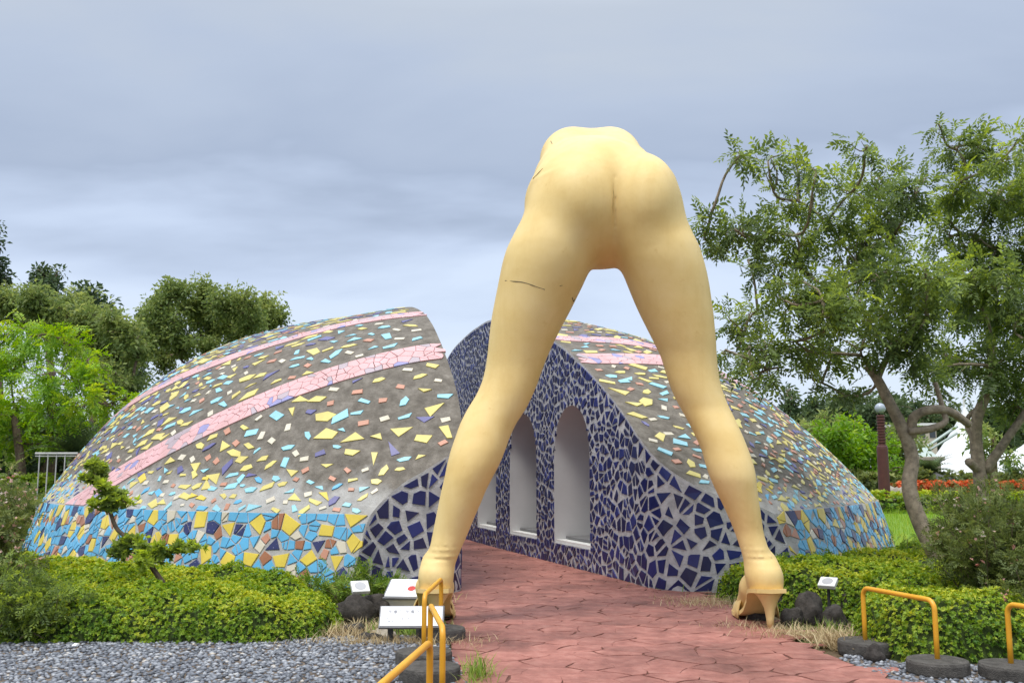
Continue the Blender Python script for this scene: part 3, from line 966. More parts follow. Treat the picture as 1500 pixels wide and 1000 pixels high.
def foot_sdf(hx, Yh, q):
    hz = .50
    d = rcone(Xg, Yg, Zg, (hx, Yh + .16, hz), (hx, Yh + .30, .62), .178, .17)
    d = smin(d, rcone(Xg, Yg, Zg, (hx, Yh + .18, .53), (hx + q * .6, Yh + .52, .36), .155, .168), .06)
    d = smin(d, rcone(Xg, Yg, Zg, (hx + q * .6, Yh + .52, .36), (hx + q, Yh + .80, .175), .17, .145, 1.25), .06)
    d = smin(d, rcone(Xg, Yg, Zg, (hx + q, Yh + .80, .165), (hx + q, Yh + 1.05, .12), .135, .08, 1.3), .05)
    return d
QL, QR = -.06, .03
HXL, HXR, YHL, YHR = PY(638, 850, 10.2).x, PY(1122, 850, 10.2).x, 10.05, 10.05
mid = PY(889, 300, 10.4)
SX = mid.x
D = leg_sdf(TL); D2 = leg_sdf(TR)
D = smin(D, foot_sdf(HXL, YHL, QL), .05); D2 = smin(D2, foot_sdf(HXR, YHR, QR), .05)
for (T, nm) in ((TL, 0), (TR, 1)):
    zb = .74; w = np.exp(-((Zg - zb) / .10) ** 2) * .012 * np.sin((Zg - zb) * 2 * math.pi / .062)
    back = np.clip((10.28 - Yg) / .1, 0, 1)
    if nm == 0: D = D + w * back
    else: D2 = D2 + w * back
legs = smin(D, D2, .05)
pel = ell(Xg, Yg, Zg, (SX - .075, 10.65, 4.61), (.845, .63, .73))
but = None
for px_, k in ((846, -1), (944, 1)):
    c = PY(px_, 296, 10.38)
    e = ell(Xg, Yg, Zg, (c.x, 10.46, c.z - .06), (.47 if k < 0 else .41, .61, .61))
    but = e if but is None else smin(but, e, .03)
pel = smin(pel, but, .12)
# lower back rising away from the hips, two long muscles beside the spine
tor = None
for s_ in (-1, 1):
    e = rcone(Xg, Yg, Zg, (SX - .04 + s_ * .23, 10.9, 4.92), (SX - .06 + s_ * .23, 11.7, 5.50), .44, .42)
    tor = e if tor is None else smin(tor, e, .17)
tor = smin(tor, ell(Xg, Yg, Zg, (SX - .07, 11.15, 5.0), (.74, .8, .56)), .15)
D = smin(legs, smin(pel, tor, .13), .11)
D = D + .03 * np.exp(-((Xg - SX - .052) / .024) ** 2) * np.exp(-((Zg - 4.48) / .30) ** 4) * np.clip((10.35 - Yg) / .2, 0, 1)
SV, SF = surface_nets(D, lo, VX)
statue = empty('leg_statue', (SX, 10.3, 0), 'giant pale yellow statue of bare legs and hips in high heels straddling the path', 'statue')
body = np_obj('body', SV, SF, M_PAINT, statue, True)
sm = body.modifiers.new('smooth', 'SMOOTH'); sm.factor = .6; sm.iterations = 5
ZL = 0
# shoes: sole, spike heel, toe box, rear edge
for hx, Yh, q_ in ((HXL, YHL, QL), (HXR, YHR, QR)):
    st = [(-.06, .372), (.12, .352), (.27, .318), (.41, .22), (.54, .11), (.66, .05), (.80, .028), (.95, .024), (1.10, .03), (1.16, .036)]
    wd = [.15, .19, .185, .165, .175, .21, .235, .22, .15, .05]
    path = catmull([(hx + float(np.interp(d, [0, .5, .8], [0, q_ * .6, q_])), Yh + d, z) for d, z in st], 3)
    ww = np.interp(np.linspace(0, 1, len(path)), np.linspace(0, 1, len(wd)), wd)
    V = []; F = []; m = 7
    for p, w in zip(path, ww):
        for z in (0, .042):
            for k in range(m):
                V.append((p.x + w * (-1 + 2 * k / (m - 1)), p.y, p.z + z - .006 * (1 - abs(-1 + 2 * k / (m - 1)))))
    L = 2 * m
    for i in range(len(path) - 1):
        for k in range(m - 1):
            a = i * L + k; F.append((a, a + 1, a + L + 1, a + L)); a += m; F.append((a, a + L, a + L + 1, a + 1))
        a = i * L; F.append((a, a + L, a + L + m, a + m)); a += m - 1; F.append((a, a + m, a + L + m, a + L))
    F.append(tuple(range(m)) + tuple(range(2 * m - 1, m - 1, -1))); a = (len(path) - 1) * L
    F.append(tuple(a + k for k in range(m))[::-1] + tuple(a + m + k for k in range(m)))
    so_ = mesh_obj('sole', V, F, M_PAINT, statue, True)
    if hasattr(so_.data, 'set_sharp_from_angle'): so_.data.set_sharp_from_angle(angle=R(50))
    # spike heel: round at the ground, flaring to the width of the seat
    V = []; F = []; m = 16
    hp = [(0, .032, .034, .02), (.10, .040, .042, .015), (.2, .056, .06, .01), (.28, .092, .085, .0), (.33, .125, .12, -.02), (.362, .165, .15, -.04)]
    for (z, a_, b_, dy) in hp:
        for k in range(m):
            t = 2 * math.pi * k / m; V.append((hx + .012 + a_ * math.cos(t), Yh + .10 - dy + b_ * math.sin(t), z))
    for i in range(len(hp) - 1):
        for k in range(m): F.append((i * m + k, i * m + (k + 1) % m, (i + 1) * m + (k + 1) % m, (i + 1) * m + k))
    F.append(tuple(range(m))[::-1]); F.append(tuple((len(hp) - 1) * m + k for k in range(m)))
    mesh_obj('spike_heel', V, F, M_PAINT, statue, True)
    # toe box
    V = []; F = []; m = 17; q = 8
    for i in range(q):
        yy = Yh + .63 + .53 * (i / (q - 1)); f = i / (q - 1)
        w = .222 * math.sqrt(max(0.03, 1 - max(0, (f - .35) / .68) ** 2)); hh = .30 * (1 - .5 * f) * math.sqrt(max(.05, 1 - max(0, (f - .6) / .42) ** 2))
        for k in range(m):
            t = math.pi * k / (m - 1); V.append((hx + q_ + w * math.cos(t), yy, .02 + hh * math.sin(t) ** .8))
    for i in range(q - 1):
        for k in range(m - 1): F.append((i * m + k, (i + 1) * m + k, (i + 1) * m + k + 1, i * m + k + 1))
    F.append(tuple((q - 1) * m + k for k in range(m)))
    tb = mesh_obj('toe_box', V, F, M_PAINT, statue, True)
    s2 = tb.modifiers.new('solid', 'SOLIDIFY'); s2.thickness = .014; s2.offset = 0
bpy.context.view_layer.update()
dg = bpy.context.evaluated_depsgraph_get()
bvh = BVHTree.FromObject(body, dg)
def on_statue(x, y):
    o = Vector((0, 0, CAMH)); d = ray(x, y).normalized()
    inv = body.matrix_world.inverted()
    h = bvh.ray_cast(inv @ o, d)
    return (body.matrix_world @ h[0], h[1]) if h[0] is not None else (None, None)
M_CREASE_SHADE = plain('crease_shade', (.46, .33, .13), .9, .2, 30)
for line, w in (([(740, 411), (752, 412), (764, 413), (775, 416), (786, 420), (798, 424)], .0055), ([(781, 262), (787, 256), (795, 247)], .007), ([(838, 436), (840, 441), (842, 438)], .007),
                ([(807, 207), (809, 211)], .006), ([(820, 419), (824, 418)], .004)):
    pts = []
    for (x, y) in line:
        p, n = on_statue(x, y)
        if p is not None: pts.append(p + n * .0)
    if len(pts) > 1:
        mb = MB(); mb.tube(catmull(pts, 3), [w * random.uniform(.5, 1.1) for _ in range((len(pts) - 1) * 3 + 1)], 6); mb.build('crack', M_CRACK, statue)
pts = [on_statue(898 + random.uniform(-.6, .6), y)[0] for y in range(268, 322, 6)]
mb = MB(); mb.tube([p for p in pts if p is not None], [.001, .003, .005, .006, .006, .006, .005, .003, .001][:len([p for p in pts if p is not None])], 6); mb.build('crease_shade', M_CREASE_SHADE, statue)  # shade of the cleft drawn as a thin darker tan line
# ================================================================== path of stamped red slabs
def red_mat():
    m, nt, b = new_mat('red_slab')
    p = geopos(nt)
    n = noise(nt, .9, 6, .65, p); n2 = noise(nt, 7, 7, .7, p); n3 = noise(nt, 40, 4, .6, p)
    oi = N(nt, 'ShaderNodeObjectInfo')
    base = rampn(nt, n2.outputs[0], [(.25, (.23, .08, .06)), (.5, (.36, .142, .11)), (.75, (.47, .23, .185))])
    st = rampn(nt, n.outputs[0], [(.32, (.36, .33, .32)), (.47, (.72, .70, .69)), (.60, (1, 1, 1))])
    c = mixc(nt, .85, base.outputs[0], st.outputs[0], 'MULTIPLY')
    k = N(nt, 'ShaderNodeMapRange'); k.inputs['To Min'].default_value = .86; k.inputs['To Max'].default_value = 1.1; nt.links.new(oi.outputs['Random'], k.inputs[0])
    g = N(nt, 'ShaderNodeVectorMath', operation='SCALE'); nt.links.new(c, g.inputs[0]); nt.links.new(k.outputs[0], g.inputs['Scale'])
    nt.links.new(g.outputs[0], b.inputs['Base Color'])
    rr = N(nt, 'ShaderNodeMapRange'); rr.inputs['To Min'].default_value = .45; rr.inputs['To Max'].default_value = .8
    nt.links.new(n2.outputs[0], rr.inputs[0]); nt.links.new(rr.outputs[0], b.inputs['Roughness'])
    ax = N(nt, 'ShaderNodeMath', operation='MULTIPLY_ADD'); ax.inputs[1].default_value = .3
    nt.links.new(n3.outputs[0], ax.inputs[0]); nt.links.new(n2.outputs[0], ax.inputs[2])
    bumpn(nt, b, ax.outputs[0], .5, .03)
    return m
M_RED = red_mat()
M_JOINT = plain('slab_joint', (.14, .065, .05), .9, .4, 8, .4, .2)
PATH_L = [(.35, 1.0), (.1, 4), (-.12, 6), (-.32, 7.6), (-.55, 9.0), (-.64, 10), (-.72, 11.5), (-.76, 12.6)]
PATH_R = [(3.9, 1.0), (3.5, 4), (3.2, 5.6), (2.98, 7.4), (2.80, 8.6), (2.66, 9.6), (2.62, 10.6), (2.58, 12), (2.5, 13.0)]
left_in = [(x - .03, y) for x, y in WL if y > 13.0 and y < 33][::-1]
right_in = [(x + .03, y) for x, y in WR if y > 13.2 and y < 33]
PATH = PATH_L + left_in + right_in + PATH_R[::-1]
path = tag(mesh_obj('path', [(x, y, -.002) for x, y in PATH], [tuple(range(len(PATH)))[::-1]], M_JOINT), kind='structure')
po = Poisson(.3); pts = []; rd = []
for _ in range(30000):
    y = random.uniform(1.2, 32); x = random.uniform(-7, 4.2)
    if not inpoly(x, y, PATH): continue
    w = (.235 if y > 6.5 else .5) * random.choice((.6, .8, 1.0, 1.25, 1.7))
    if y > 17: w *= 1.25
    p = Vector((x * .8, y, 0))
    if not po.ok(p, w): continue
    po.add(p, w); pts.append(p); rd.append(w * 1.6)
slabs = []
for c in cells(pts, [Vector((0, 0, 1))] * len(pts), [r_ * .2 for r_ in rd], rd, .004, 0.0, (7, 8, 9)):
    if not c: continue
    ce, t1, t2, n, polys = c
    for Q in polys:
        P = [ce + t1 * x + t2 * y for x, y in Q]; P = [Vector((p.x / .8, p.y, 0)) for p in P]
        # wavy, chipped outline
        out = []
        c0 = sum(P, Vector()) / len(P)
        for i in range(len(P)):
            a, b = P[i], P[(i + 1) % len(P)]; L = (b - a).length; k = max(1, int(L / .09))
            for j in range(k):
                q = a.lerp(b, j / k)
                h1 = math.sin(q.x * 23.1 + q.y * 9.7) + math.sin(q.x * 11.3 - q.y * 17.9 + 1.3)
                q = q + Vector((h1 * .010, math.cos(q.x * 15.2 + q.y * 19.4) * .012, 0))
                q = q + (c0 - q).normalized() * (-.0015 + .016 * max(0, math.sin(q.x * 5.1 + q.y * 7.3 + 2)))
                out.append(q)
        # keep within the path
        fin = []
        for q in out:
            k = 0; w = q
            while not inpoly(w.x, w.y, PATH) and k < 40: w = w.lerp(c0, .04); k += 1
            fin.append(w)
        if len(fin) >= 3: slabs.append((c0, fin))
slabs.sort(key=lambda q: (q[0].y < 7.0, q[0].y))
bulkV, bulkF = [], []
for i, (c0, P) in enumerate(slabs):
    zt = random.uniform(.006, .009); m = len(P)
    if area2([(p.x, p.y) for p in P]) < 0: P = P[::-1]
    V = [(p.x, p.y, -.004) for p in P] + [(p.x, p.y, zt - .0025) for p in P] + [tuple(Vector((p.x, p.y, zt)).lerp(Vector((c0.x, c0.y, zt)), min(.3, .008 / max(.02, (p - c0).length)))) for p in P]
    F = [(a, (a + 1) % m, m + (a + 1) % m, m + a) for a in range(m)] + [(m + a, m + (a + 1) % m, 2 * m + (a + 1) % m, 2 * m + a) for a in range(m)] + [tuple(range(2 * m, 3 * m))]
    if i < 280: mesh_obj('slab', V, F, M_RED, path)
    else:
        o = len(bulkV); bulkV += V; bulkF += [tuple(j + o for j in f) for f in F]
if bulkV: tag(mesh_obj('slab_paving', bulkV, bulkF, M_RED, path), kind='stuff')
print('slabs', len(slabs))

# ================================================================== pebble paving
M_PEBBASE = plain('pebble_mortar', (.14, .11, .085), .95, .45, 5, .6, .2)
def peb_mat():
    m, nt, b = new_mat('pebble')
    at = N(nt, 'ShaderNodeAttribute', attribute_name='var')
    r_ = rampn(nt, at.outputs['Fac'], [(0, (.055, .06, .07)), (.35, (.12, .13, .155)), (.7, (.225, .24, .27)), (.92, (.37, .38, .40)), (1, (.50, .44, .36))])
    nt.links.new(r_.outputs[0], b.inputs['Base Color']); b.inputs['Roughness'].default_value = .5
    return m
M_PEB = peb_mat()
PEB_L = [(-7.5, 2), (.15, 2), (-.14, 6), (-.34, 7.6), (-.57, 9.0), (-.66, 9.65), (-1.4, 9.75), (-3.4, 9.6), (-7.5, 9.7)]
PEB_R = [(2.84, 8.55), (3.0, 7.4), (3.22, 5.6), (3.4, 4.6), (6.5, 5.5), (6.5, 7.9), (4.6, 8.25), (3.3, 8.4), (3.05, 8.95)]
for nm, PP, dens in (('pebble_paving', PEB_L, .047), ('pebble_paving', PEB_R, .05)):
    pv = tag(mesh_obj(nm, [(x, y, -.008) for x, y in PP], [tuple(range(len(PP)))], M_PEBBASE), kind='structure')
    xs = [p[0] for p in PP]; ys = [p[1] for p in PP]
    gxx, gyy = np.meshgrid(np.arange(min(xs), max(xs), dens), np.arange(max(5.5, min(ys)), max(ys), dens * .87), indexing='ij')
    gxx = gxx + (np.arange(gyy.shape[1]) % 2)[None] * dens * .5
    gxx = (gxx + rng.uniform(-.35, .35, gxx.shape) * dens).ravel(); gyy = (gyy + rng.uniform(-.35, .35, gyy.shape) * dens).ravel()
    k = (rng.random(len(gxx)) < .86) & inpoly_np(gxx, gyy, PP) & (np.abs(gxx) < gyy * .62 + .3)
    gxx, gyy = gxx[k], gyy[k]; n = len(gxx)
    bmx = bmesh.new(); bmesh.ops.create_icosphere(bmx, subdivisions=1, radius=1.0); TV = np.array([v.co[:] for v in bmx.verts]); TF = np.array([[v.index for v in f.verts] for f in bmx.faces]); bmx.free()
    th = rng.uniform(0, math.pi, n); sa = rng.uniform(.018, .038, n); sb = sa * rng.uniform(.5, .85, n); szz = rng.uniform(.010, .018, n)
    X = TV[None, :, 0] * sa[:, None]; Y = TV[None, :, 1] * sb[:, None]
    PV = np.stack([gxx[:, None] + X * np.cos(th)[:, None] - Y * np.sin(th)[:, None], gyy[:, None] + X * np.sin(th)[:, None] + Y * np.cos(th)[:, None], TV[None, :, 2] * szz[:, None] + rng.uniform(-.010, .002, n)[:, None]], -1)
    FF = (TF[None] + (np.arange(n) * len(TV))[:, None, None]).reshape(-1, 3)
    va = np.repeat(rng.beta(1.5, 1.6, n), len(TV))
    tag(np_obj('pebbles', PV.reshape(-1, 3), FF, M_PEB, None, True, va), 'rounded grey pebbles set in mortar beside the red path' if PP is PEB_L else 'grey pebbles in the gap between red path and hedge', 'pebbles', kind='stuff')

# ================================================================== plants: tools
def leaf_tpl(L=1.0, W=.42, fold=.12):
    V = np.array([(0, 0, 0), (L * .45, W / 2, fold), (L, 0, -.04), (L * .45, -W / 2, fold)]); F = np.array([(0, 1, 2), (0, 2, 3)]); return V, F
def spray_tpl(n=9, L=1.0, leaf=.34, seed=0):
    """a pinnate twig along +X"""
    r2 = np.random.default_rng(seed); V, F = [], []
    lv, lf = leaf_tpl()
    for i in range(n):
        t = (i + .6) / n; s_ = 1 if i % 2 else -1
        a = s_ * r2.uniform(.7, 1.1) if i < n - 1 else 0
        sz = leaf * r2.uniform(.8, 1.15) * (1 - .25 * abs(t - .5))
        c, s2 = math.cos(a), math.sin(a); tilt = r2.uniform(-.35, .25)
        P = lv * sz
        P = np.stack([P[:, 0] * c - P[:, 1] * s2, P[:, 0] * s2 + P[:, 1] * c, P[:, 2] + P[:, 0] * tilt], 1)
        F.append(lf + len(V) * 4); V.append(P + np.array([t * L, 0, -.12 * t * t * L]))
    return np.concatenate(V), np.concatenate(F)
def rosette_tpl(n=7, leaf=1.0, W=.5, seed=0, up=.5):
    r2 = np.random.default_rng(seed); V, F = [], []
    lv, lf = leaf_tpl(1, W)
    for i in range(n):
        a = 2 * math.pi * i / n + r2.uniform(-.4, .4); el = r2.uniform(.1, up + .5)
        P = lv * leaf * r2.uniform(.7, 1.1); c, s2 = math.cos(el), math.sin(el)
        P = np.stack([P[:, 0] * c - P[:, 2] * s2, P[:, 1], P[:, 0] * s2 + P[:, 2] * c], 1)
        c, s2 = math.cos(a), math.sin(a)
        P = np.stack([P[:, 0] * c - P[:, 1] * s2, P[:, 0] * s2 + P[:, 1] * c, P[:, 2]], 1)
        F.append(lf + len(V) * 4); V.append(P)
    return np.concatenate(V), np.concatenate(F)
def clump_tpl(n=14, R_=1.0, leaf=.45, seed=0, flat=.6):
    r2 = np.random.default_rng(seed); V, F = [], []
    lv, lf = leaf_tpl(1, .5)
    for i in range(n):
        d = r2.normal(size=3); d /= np.linalg.norm(d); p = d * R_ * r2.uniform(.3, 1) * np.array([1, 1, flat])
        x = d + r2.normal(size=3) * .6 + np.array([0, 0, -.2]); x /= np.linalg.norm(x); z = r2.normal(size=3) * .5 + np.array([0, 0, 1.0]); y = np.cross(z, x); y /= np.linalg.norm(y); z = np.cross(x, y)
        P = lv * leaf * r2.uniform(.7, 1.2)
        F.append(lf + len(V) * 4); V.append(p + P[:, :1] * x + P[:, 1:2] * y + P[:, 2:] * z)
    return np.concatenate(V), np.concatenate(F)
def frames(d, roll):
    """right-handed frames with X along d; Z as upright as it goes, turned by roll"""
    d = d / np.linalg.norm(d, axis=1, keepdims=True)
    up = np.tile([0, 0, 1.0], (len(d), 1)); up[np.abs(d[:, 2]) > .95] = (1, 0, 0)
    y = np.cross(up, d); y /= np.linalg.norm(y, axis=1, keepdims=True); z = np.cross(d, y)
    c, s_ = np.cos(roll)[:, None], np.sin(roll)[:, None]
    return d, y * c + z * s_, -y * s_ + z * c
def scatter(tpls, pos, X, Y, Z, sc, var, leafvar=.12):
    """join many turned copies of the templates into arrays"""
    VV, FF, VA = [], [], []; off = 0
    ch = rng.integers(0, len(tpls), len(pos))
    for k, (tv, tf) in enumerate(tpls):
        m = ch == k
        if not m.any(): continue
        P = pos[m][:, None] + sc[m][:, None, None] * (tv[None, :, :1] * X[m][:, None] + tv[None, :, 1:2] * Y[m][:, None] + tv[None, :, 2:] * Z[m][:, None])
        n = len(P)
        VV.append(P.reshape(-1, 3)); FF.append((tf[None] + (np.arange(n) * len(tv))[:, None, None]).reshape(-1, 3) + off); off += n * len(tv)
        lv = np.repeat(rng.normal(0, leafvar, (n, len(tv) // 4)), 4, axis=1) if len(tv) % 4 == 0 else np.zeros((n, len(tv)))
        VA.append(np.clip(var[m][:, None] + lv, 0, 1).ravel())
    return np.concatenate(VV), np.concatenate(FF), np.concatenate(VA)
def sample_tris(V, F, n):
    V = np.asarray(V, float); F = np.asarray(F)
    T = V[F]; cr_ = np.cross(T[:, 1] - T[:, 0], T[:, 2] - T[:, 0]); A = np.linalg.norm(cr_, axis=1)
    i = rng.choice(len(F), n, p=A / A.sum()); a, b = rng.random(n), rng.random(n); m = a + b > 1; a[m], b[m] = 1 - a[m], 1 - b[m]
    return T[i, 0] + a[:, None] * (T[i, 1] - T[i, 0]) + b[:, None] * (T[i, 2] - T[i, 0]), cr_[i] / A[i][:, None]
def vnoise(x, y, s, seed=0):
    return (np.sin(x * s + seed) * np.cos(y * s * 1.13 + seed * 1.7) + .5 * np.sin(x * s * 2.3 + y * s * 1.7 + seed * 2.1) + .35 * np.cos(x * s * 4.1 - y * s * 3.7 + seed)) / 1.85
ROS = [rosette_tpl(8, 1, .52, i) for i in range(4)]
SPR = [spray_tpl(11, 1, .36, i) for i in range(5)]
CLP = [clump_tpl(14, 1, .55, i) for i in range(4)]
M_BARK = plain('bark', (.17, .125, .09), .9, .45, 11, .9, .2)
M_BARK2 = plain('grey_bark', (.31, .255, .19), .9, .4, 13, .9, .2)
M_SHADECORE = plain('hedge_shade_core', (.045, .065, .02), .95, .4, 12, .5, .1)  # dark colour stands in for the shade inside a hedge
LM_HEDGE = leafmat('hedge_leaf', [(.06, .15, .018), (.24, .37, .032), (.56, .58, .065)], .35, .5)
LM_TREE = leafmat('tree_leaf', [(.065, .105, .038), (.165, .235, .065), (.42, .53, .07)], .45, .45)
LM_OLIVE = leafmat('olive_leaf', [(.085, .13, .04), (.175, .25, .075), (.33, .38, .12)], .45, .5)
LM_BRIGHT = leafmat('bright_leaf', [(.10, .22, .02), (.22, .40, .035), (.46, .55, .06)], .45, .5)
LM_DARK = leafmat('dark_leaf', [(.03, .06, .028), (.065, .11, .045), (.13, .18, .065)], .3, .5)
LM_PLANT = leafmat('bush_leaf', [(.075, .10, .035), (.16, .21, .055), (.30, .33, .10)], .4, .5)
M_FLOWER = leafmat('blossom', [(.62, .27, .22), (.76, .52, .45), (.84, .78, .74)], .4, .6)
M_REDFL = leafmat('red_blossom', [(.20, .20, .05), (.62, .13, .05), (.72, .24, .09)], .3, .6)

def hedge(name, poly, H, label, cat, leaf, dens, mat, rim=.35, tilt=(0, 0), bump=.06, step=.08, mu=.45, sd=.17, group=None, core=M_SHADECORE, box=False, z0=-.03, seed=1, top_mu=.42):
    xs = [p[0] for p in poly]; ys = [p[1] for p in poly]
    gx_ = np.arange(min(xs) - step, max(xs) + 2 * step, step); gy_ = np.arange(min(ys) - step, max(ys) + 2 * step, step)
    GX, GY = np.meshgrid(gx_, gy_, indexing='ij')
    ins = inpoly_np(GX, GY, poly); d = np.where(ins, polydist(GX, GY, poly), 0)
    t = np.clip(d / rim, 0, 1); e = np.sqrt(1 - (1 - t) ** (3 if box else 2))
    HZ = e * (H + tilt[0] * (GX - np.mean(xs)) + tilt[1] * (GY - np.mean(ys)) + bump * vnoise(GX, GY, 3.1, seed) + bump * .6 * vnoise(GX, GY, 8.3, seed + 2) + bump * .35 * vnoise(GX, GY, 21.0, seed + 5)) + z0
    V = np.stack([GX, GY, HZ], -1).reshape(-1, 3); ni, nj = GX.shape
    I = np.arange(ni * nj).reshape(ni, nj)
    m = ins[:-1, :-1] | ins[1:, :-1] | ins[:-1, 1:] | ins[1:, 1:]
    Q = np.stack([I[:-1, :-1], I[1:, :-1], I[1:, 1:], I[:-1, 1:]], -1)[m]
    F = np.concatenate([Q[:, [0, 1, 2]], Q[:, [0, 2, 3]]])
    use = np.unique(F); re = -np.ones(len(V), int); re[use] = np.arange(len(use)); V = V[use]; F = re[F]
    c = V.mean(0)
    root = empty(name, (c[0], c[1], 0), label, cat, group)
    fn = np.cross(V[F[:, 1]] - V[F[:, 0]], V[F[:, 2]] - V[F[:, 0]]); vn = np.zeros_like(V)
    for q in range(3): np.add.at(vn, F[:, q], fn)
    vn /= np.linalg.norm(vn, axis=1, keepdims=True) + 1e-9; vn[vn[:, 2] < 0] *= -1
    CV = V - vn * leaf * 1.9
    np_obj('shade_core', CV, F, core, root, True)  # dark mound under the leaves, coloured so the gaps look shaded
    T = V[F]; area = np.linalg.norm(np.cross(T[:, 1] - T[:, 0], T[:, 2] - T[:, 0]), axis=1).sum() / 2
    n = int(area * dens)
    P, NN = sample_tris(V, F, n)
    NN[NN[:, 2] < 0] *= -1
    keep = P[:, 2] > z0 + .02
    P, NN = P[keep], NN[keep]; n = len(P)
    P = P + NN * rng.uniform(-leaf * 1.6, leaf * .6, n)[:, None]
    d_ = NN + rng.normal(0, .45, (n, 3)) + np.array([0, 0, .35])
    zax = d_ / np.linalg.norm(d_, axis=1, keepdims=True)
    hx = np.cross(zax, rng.normal(size=(n, 3))); hx /= np.linalg.norm(hx, axis=1, keepdims=True); hy = np.cross(zax, hx)
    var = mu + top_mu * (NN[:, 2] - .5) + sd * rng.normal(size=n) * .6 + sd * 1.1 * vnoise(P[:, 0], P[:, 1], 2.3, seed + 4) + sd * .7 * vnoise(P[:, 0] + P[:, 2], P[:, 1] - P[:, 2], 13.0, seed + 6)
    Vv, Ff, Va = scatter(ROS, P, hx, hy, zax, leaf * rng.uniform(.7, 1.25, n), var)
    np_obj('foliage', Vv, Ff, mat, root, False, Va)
    return root

def limb(mb, a, b, ra, rb, bend=.12, n=6, seg=6, sag=0):
    a, b = Vector(a), Vector(b); d = b - a; L = d.length
    if L < 1e-4: return [a, b]
    o1 = Vector(rng.normal(size=3)) * L * bend; o2 = Vector(rng.normal(size=3)) * L * bend * .6
    pts = []
    for i in range(seg + 1):
        t = i / seg; pts.append(a + d * t + o1 * math.sin(math.pi * t) + o2 * math.sin(2 * math.pi * t) * .5 + Vector((0, 0, -sag * L * t * t + sag * L * t)))
    mb.tube(pts, [ra + (rb - ra) * (i / seg) ** .8 for i in range(seg + 1)], n)
    return pts
def tree(name, label, trunk, lobes, spread, tpls, leaf, per, mat, bark, r0, cat='tree', group=None, mu=.42, sd=.16, sub=5, upbias=.0, extra=None, twig=.012, lift=0.0, outward=1.0, limbr=.4, hang=.25):
    """trunk: list of world points; lobes: [(x, y, r) in photo pixels or (.., Y)] turned into foliage clumps at the trunk's depth"""
    base = Vector(trunk[0]); root = empty(name, (base.x, base.y, 0), label, cat, group)
    mb = MB(); tp = catmull(trunk, 5)
    mb.tube(tp, [r0 * (1.25 - .25 * min(1, i / 3)) * (1 - .55 * i / len(tp)) for i in range(len(tp))], 10)
    for ex in (extra or []):
        q = catmull(ex[0], 5); mb.tube(q, list(np.linspace(ex[1], ex[2], len(q))), 8); tp = tp + q
    Y0 = Vector(trunk[-1]).y
    C = []
    for lo_ in lobes:
        Yl = lo_[3] if len(lo_) > 3 else Y0 + random.uniform(-spread, spread)
        p = PY(lo_[0], lo_[1], Yl); C.append((p, lo_[2] * Yl / FPX))
    nodes = [(p, None) for p in tp[len(tp) // 3:]]
    C.sort(key=lambda q: min((q[0] - p).length for p, _ in nodes))
    PP, DD, VR = [], [], []
    for (c, r_) in C:
        # join the nearest wood that lies lower
        best = min(nodes, key=lambda q: (q[0] - c).length + .9 * max(0, q[0].z - c.z + .1))[0]
        L = (c - best).length
        pts = limb(mb, best, c, r0 * limbr * min(1, .35 + L * .12), twig * 1.5, .10, 6, 6)
        nodes += [(p, None) for p in pts[2:]]
        ns = max(3, int(sub * (r_ / .5) ** 1.0)) if sub else 3
        tips = []
        for _ in range(ns):
            v = Vector(rng.normal(size=3)); v.normalize(); v = Vector((v.x, v.y, v.z * .75 + upbias)) * r_ * random.uniform(.55, 1.0)
            tp2 = limb(mb, pts[random.randint(3, 6)], c + v, twig * 1.2, twig * .35, .12, 4, 4); tips += tp2[1:]
        n = int(per * r_ * r_)
        tn = np.array([t[:] for t in tips]); k = rng.integers(0, len(tn), n)
        jit = rng.normal(size=(n, 3)) * r_ * .20
        p = tn[k] + jit
        d = (p - np.array(c[:])) * outward / max(r_, 1e-3) + rng.normal(0, .45, (n, 3)) + np.array([0, 0, lift])
        d[:, 2] -= hang * rng.random(n)
        PP.append(p); DD.append(d)
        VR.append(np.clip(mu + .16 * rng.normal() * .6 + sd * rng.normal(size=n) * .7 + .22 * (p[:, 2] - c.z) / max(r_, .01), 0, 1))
    P, D_, Vr = np.concatenate(PP), np.concatenate(DD), np.concatenate(VR)
    X, Y, Z = frames(D_, rng.normal(0, .6, len(P)))
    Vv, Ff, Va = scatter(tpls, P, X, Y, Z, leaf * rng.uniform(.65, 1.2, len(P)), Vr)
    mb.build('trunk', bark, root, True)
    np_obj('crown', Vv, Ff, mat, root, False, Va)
    return root
# ================================================================== hoop rails on concrete discs
def rail_mat():
    m, nt, b = new_mat('yellow_rail_paint')
    p = geopos(nt); n = noise(nt, 5.5, 5, .6, p); n2 = noise(nt, 3, 4, .6, p)
    base = rampn(nt, n2.outputs[0], [(.3, (.66, .30, .012)), (.7, (.74, .38, .03))])
    f = rampn(nt, n.outputs[0], [(.70, (0, 0, 0)), (.72, (1, 1, 1))])
    nt.links.new(mixc(nt, f.outputs[0], base.outputs[0], (.33, .34, .34)), b.inputs['Base Color'])
    b.inputs['Roughness'].default_value = .38
    return m
M_RAIL = rail_mat()
M_DISC = plain('disc_concrete', (.095, .088, .08), .92, .35, 16, .8, .2)
def disc(parent, x, y, r_=.24, h=.10):
    mb = MB(); prof = [(r_ * .96, -.02), (r_, .01), (r_, h - .02), (r_ * .965, h), (r_ * .5, h + .004), (.02, h + .005)]
    mb.lathe((x, y, 0), prof, 28)
    return mb.build('disc_base', M_DISC, parent, False)
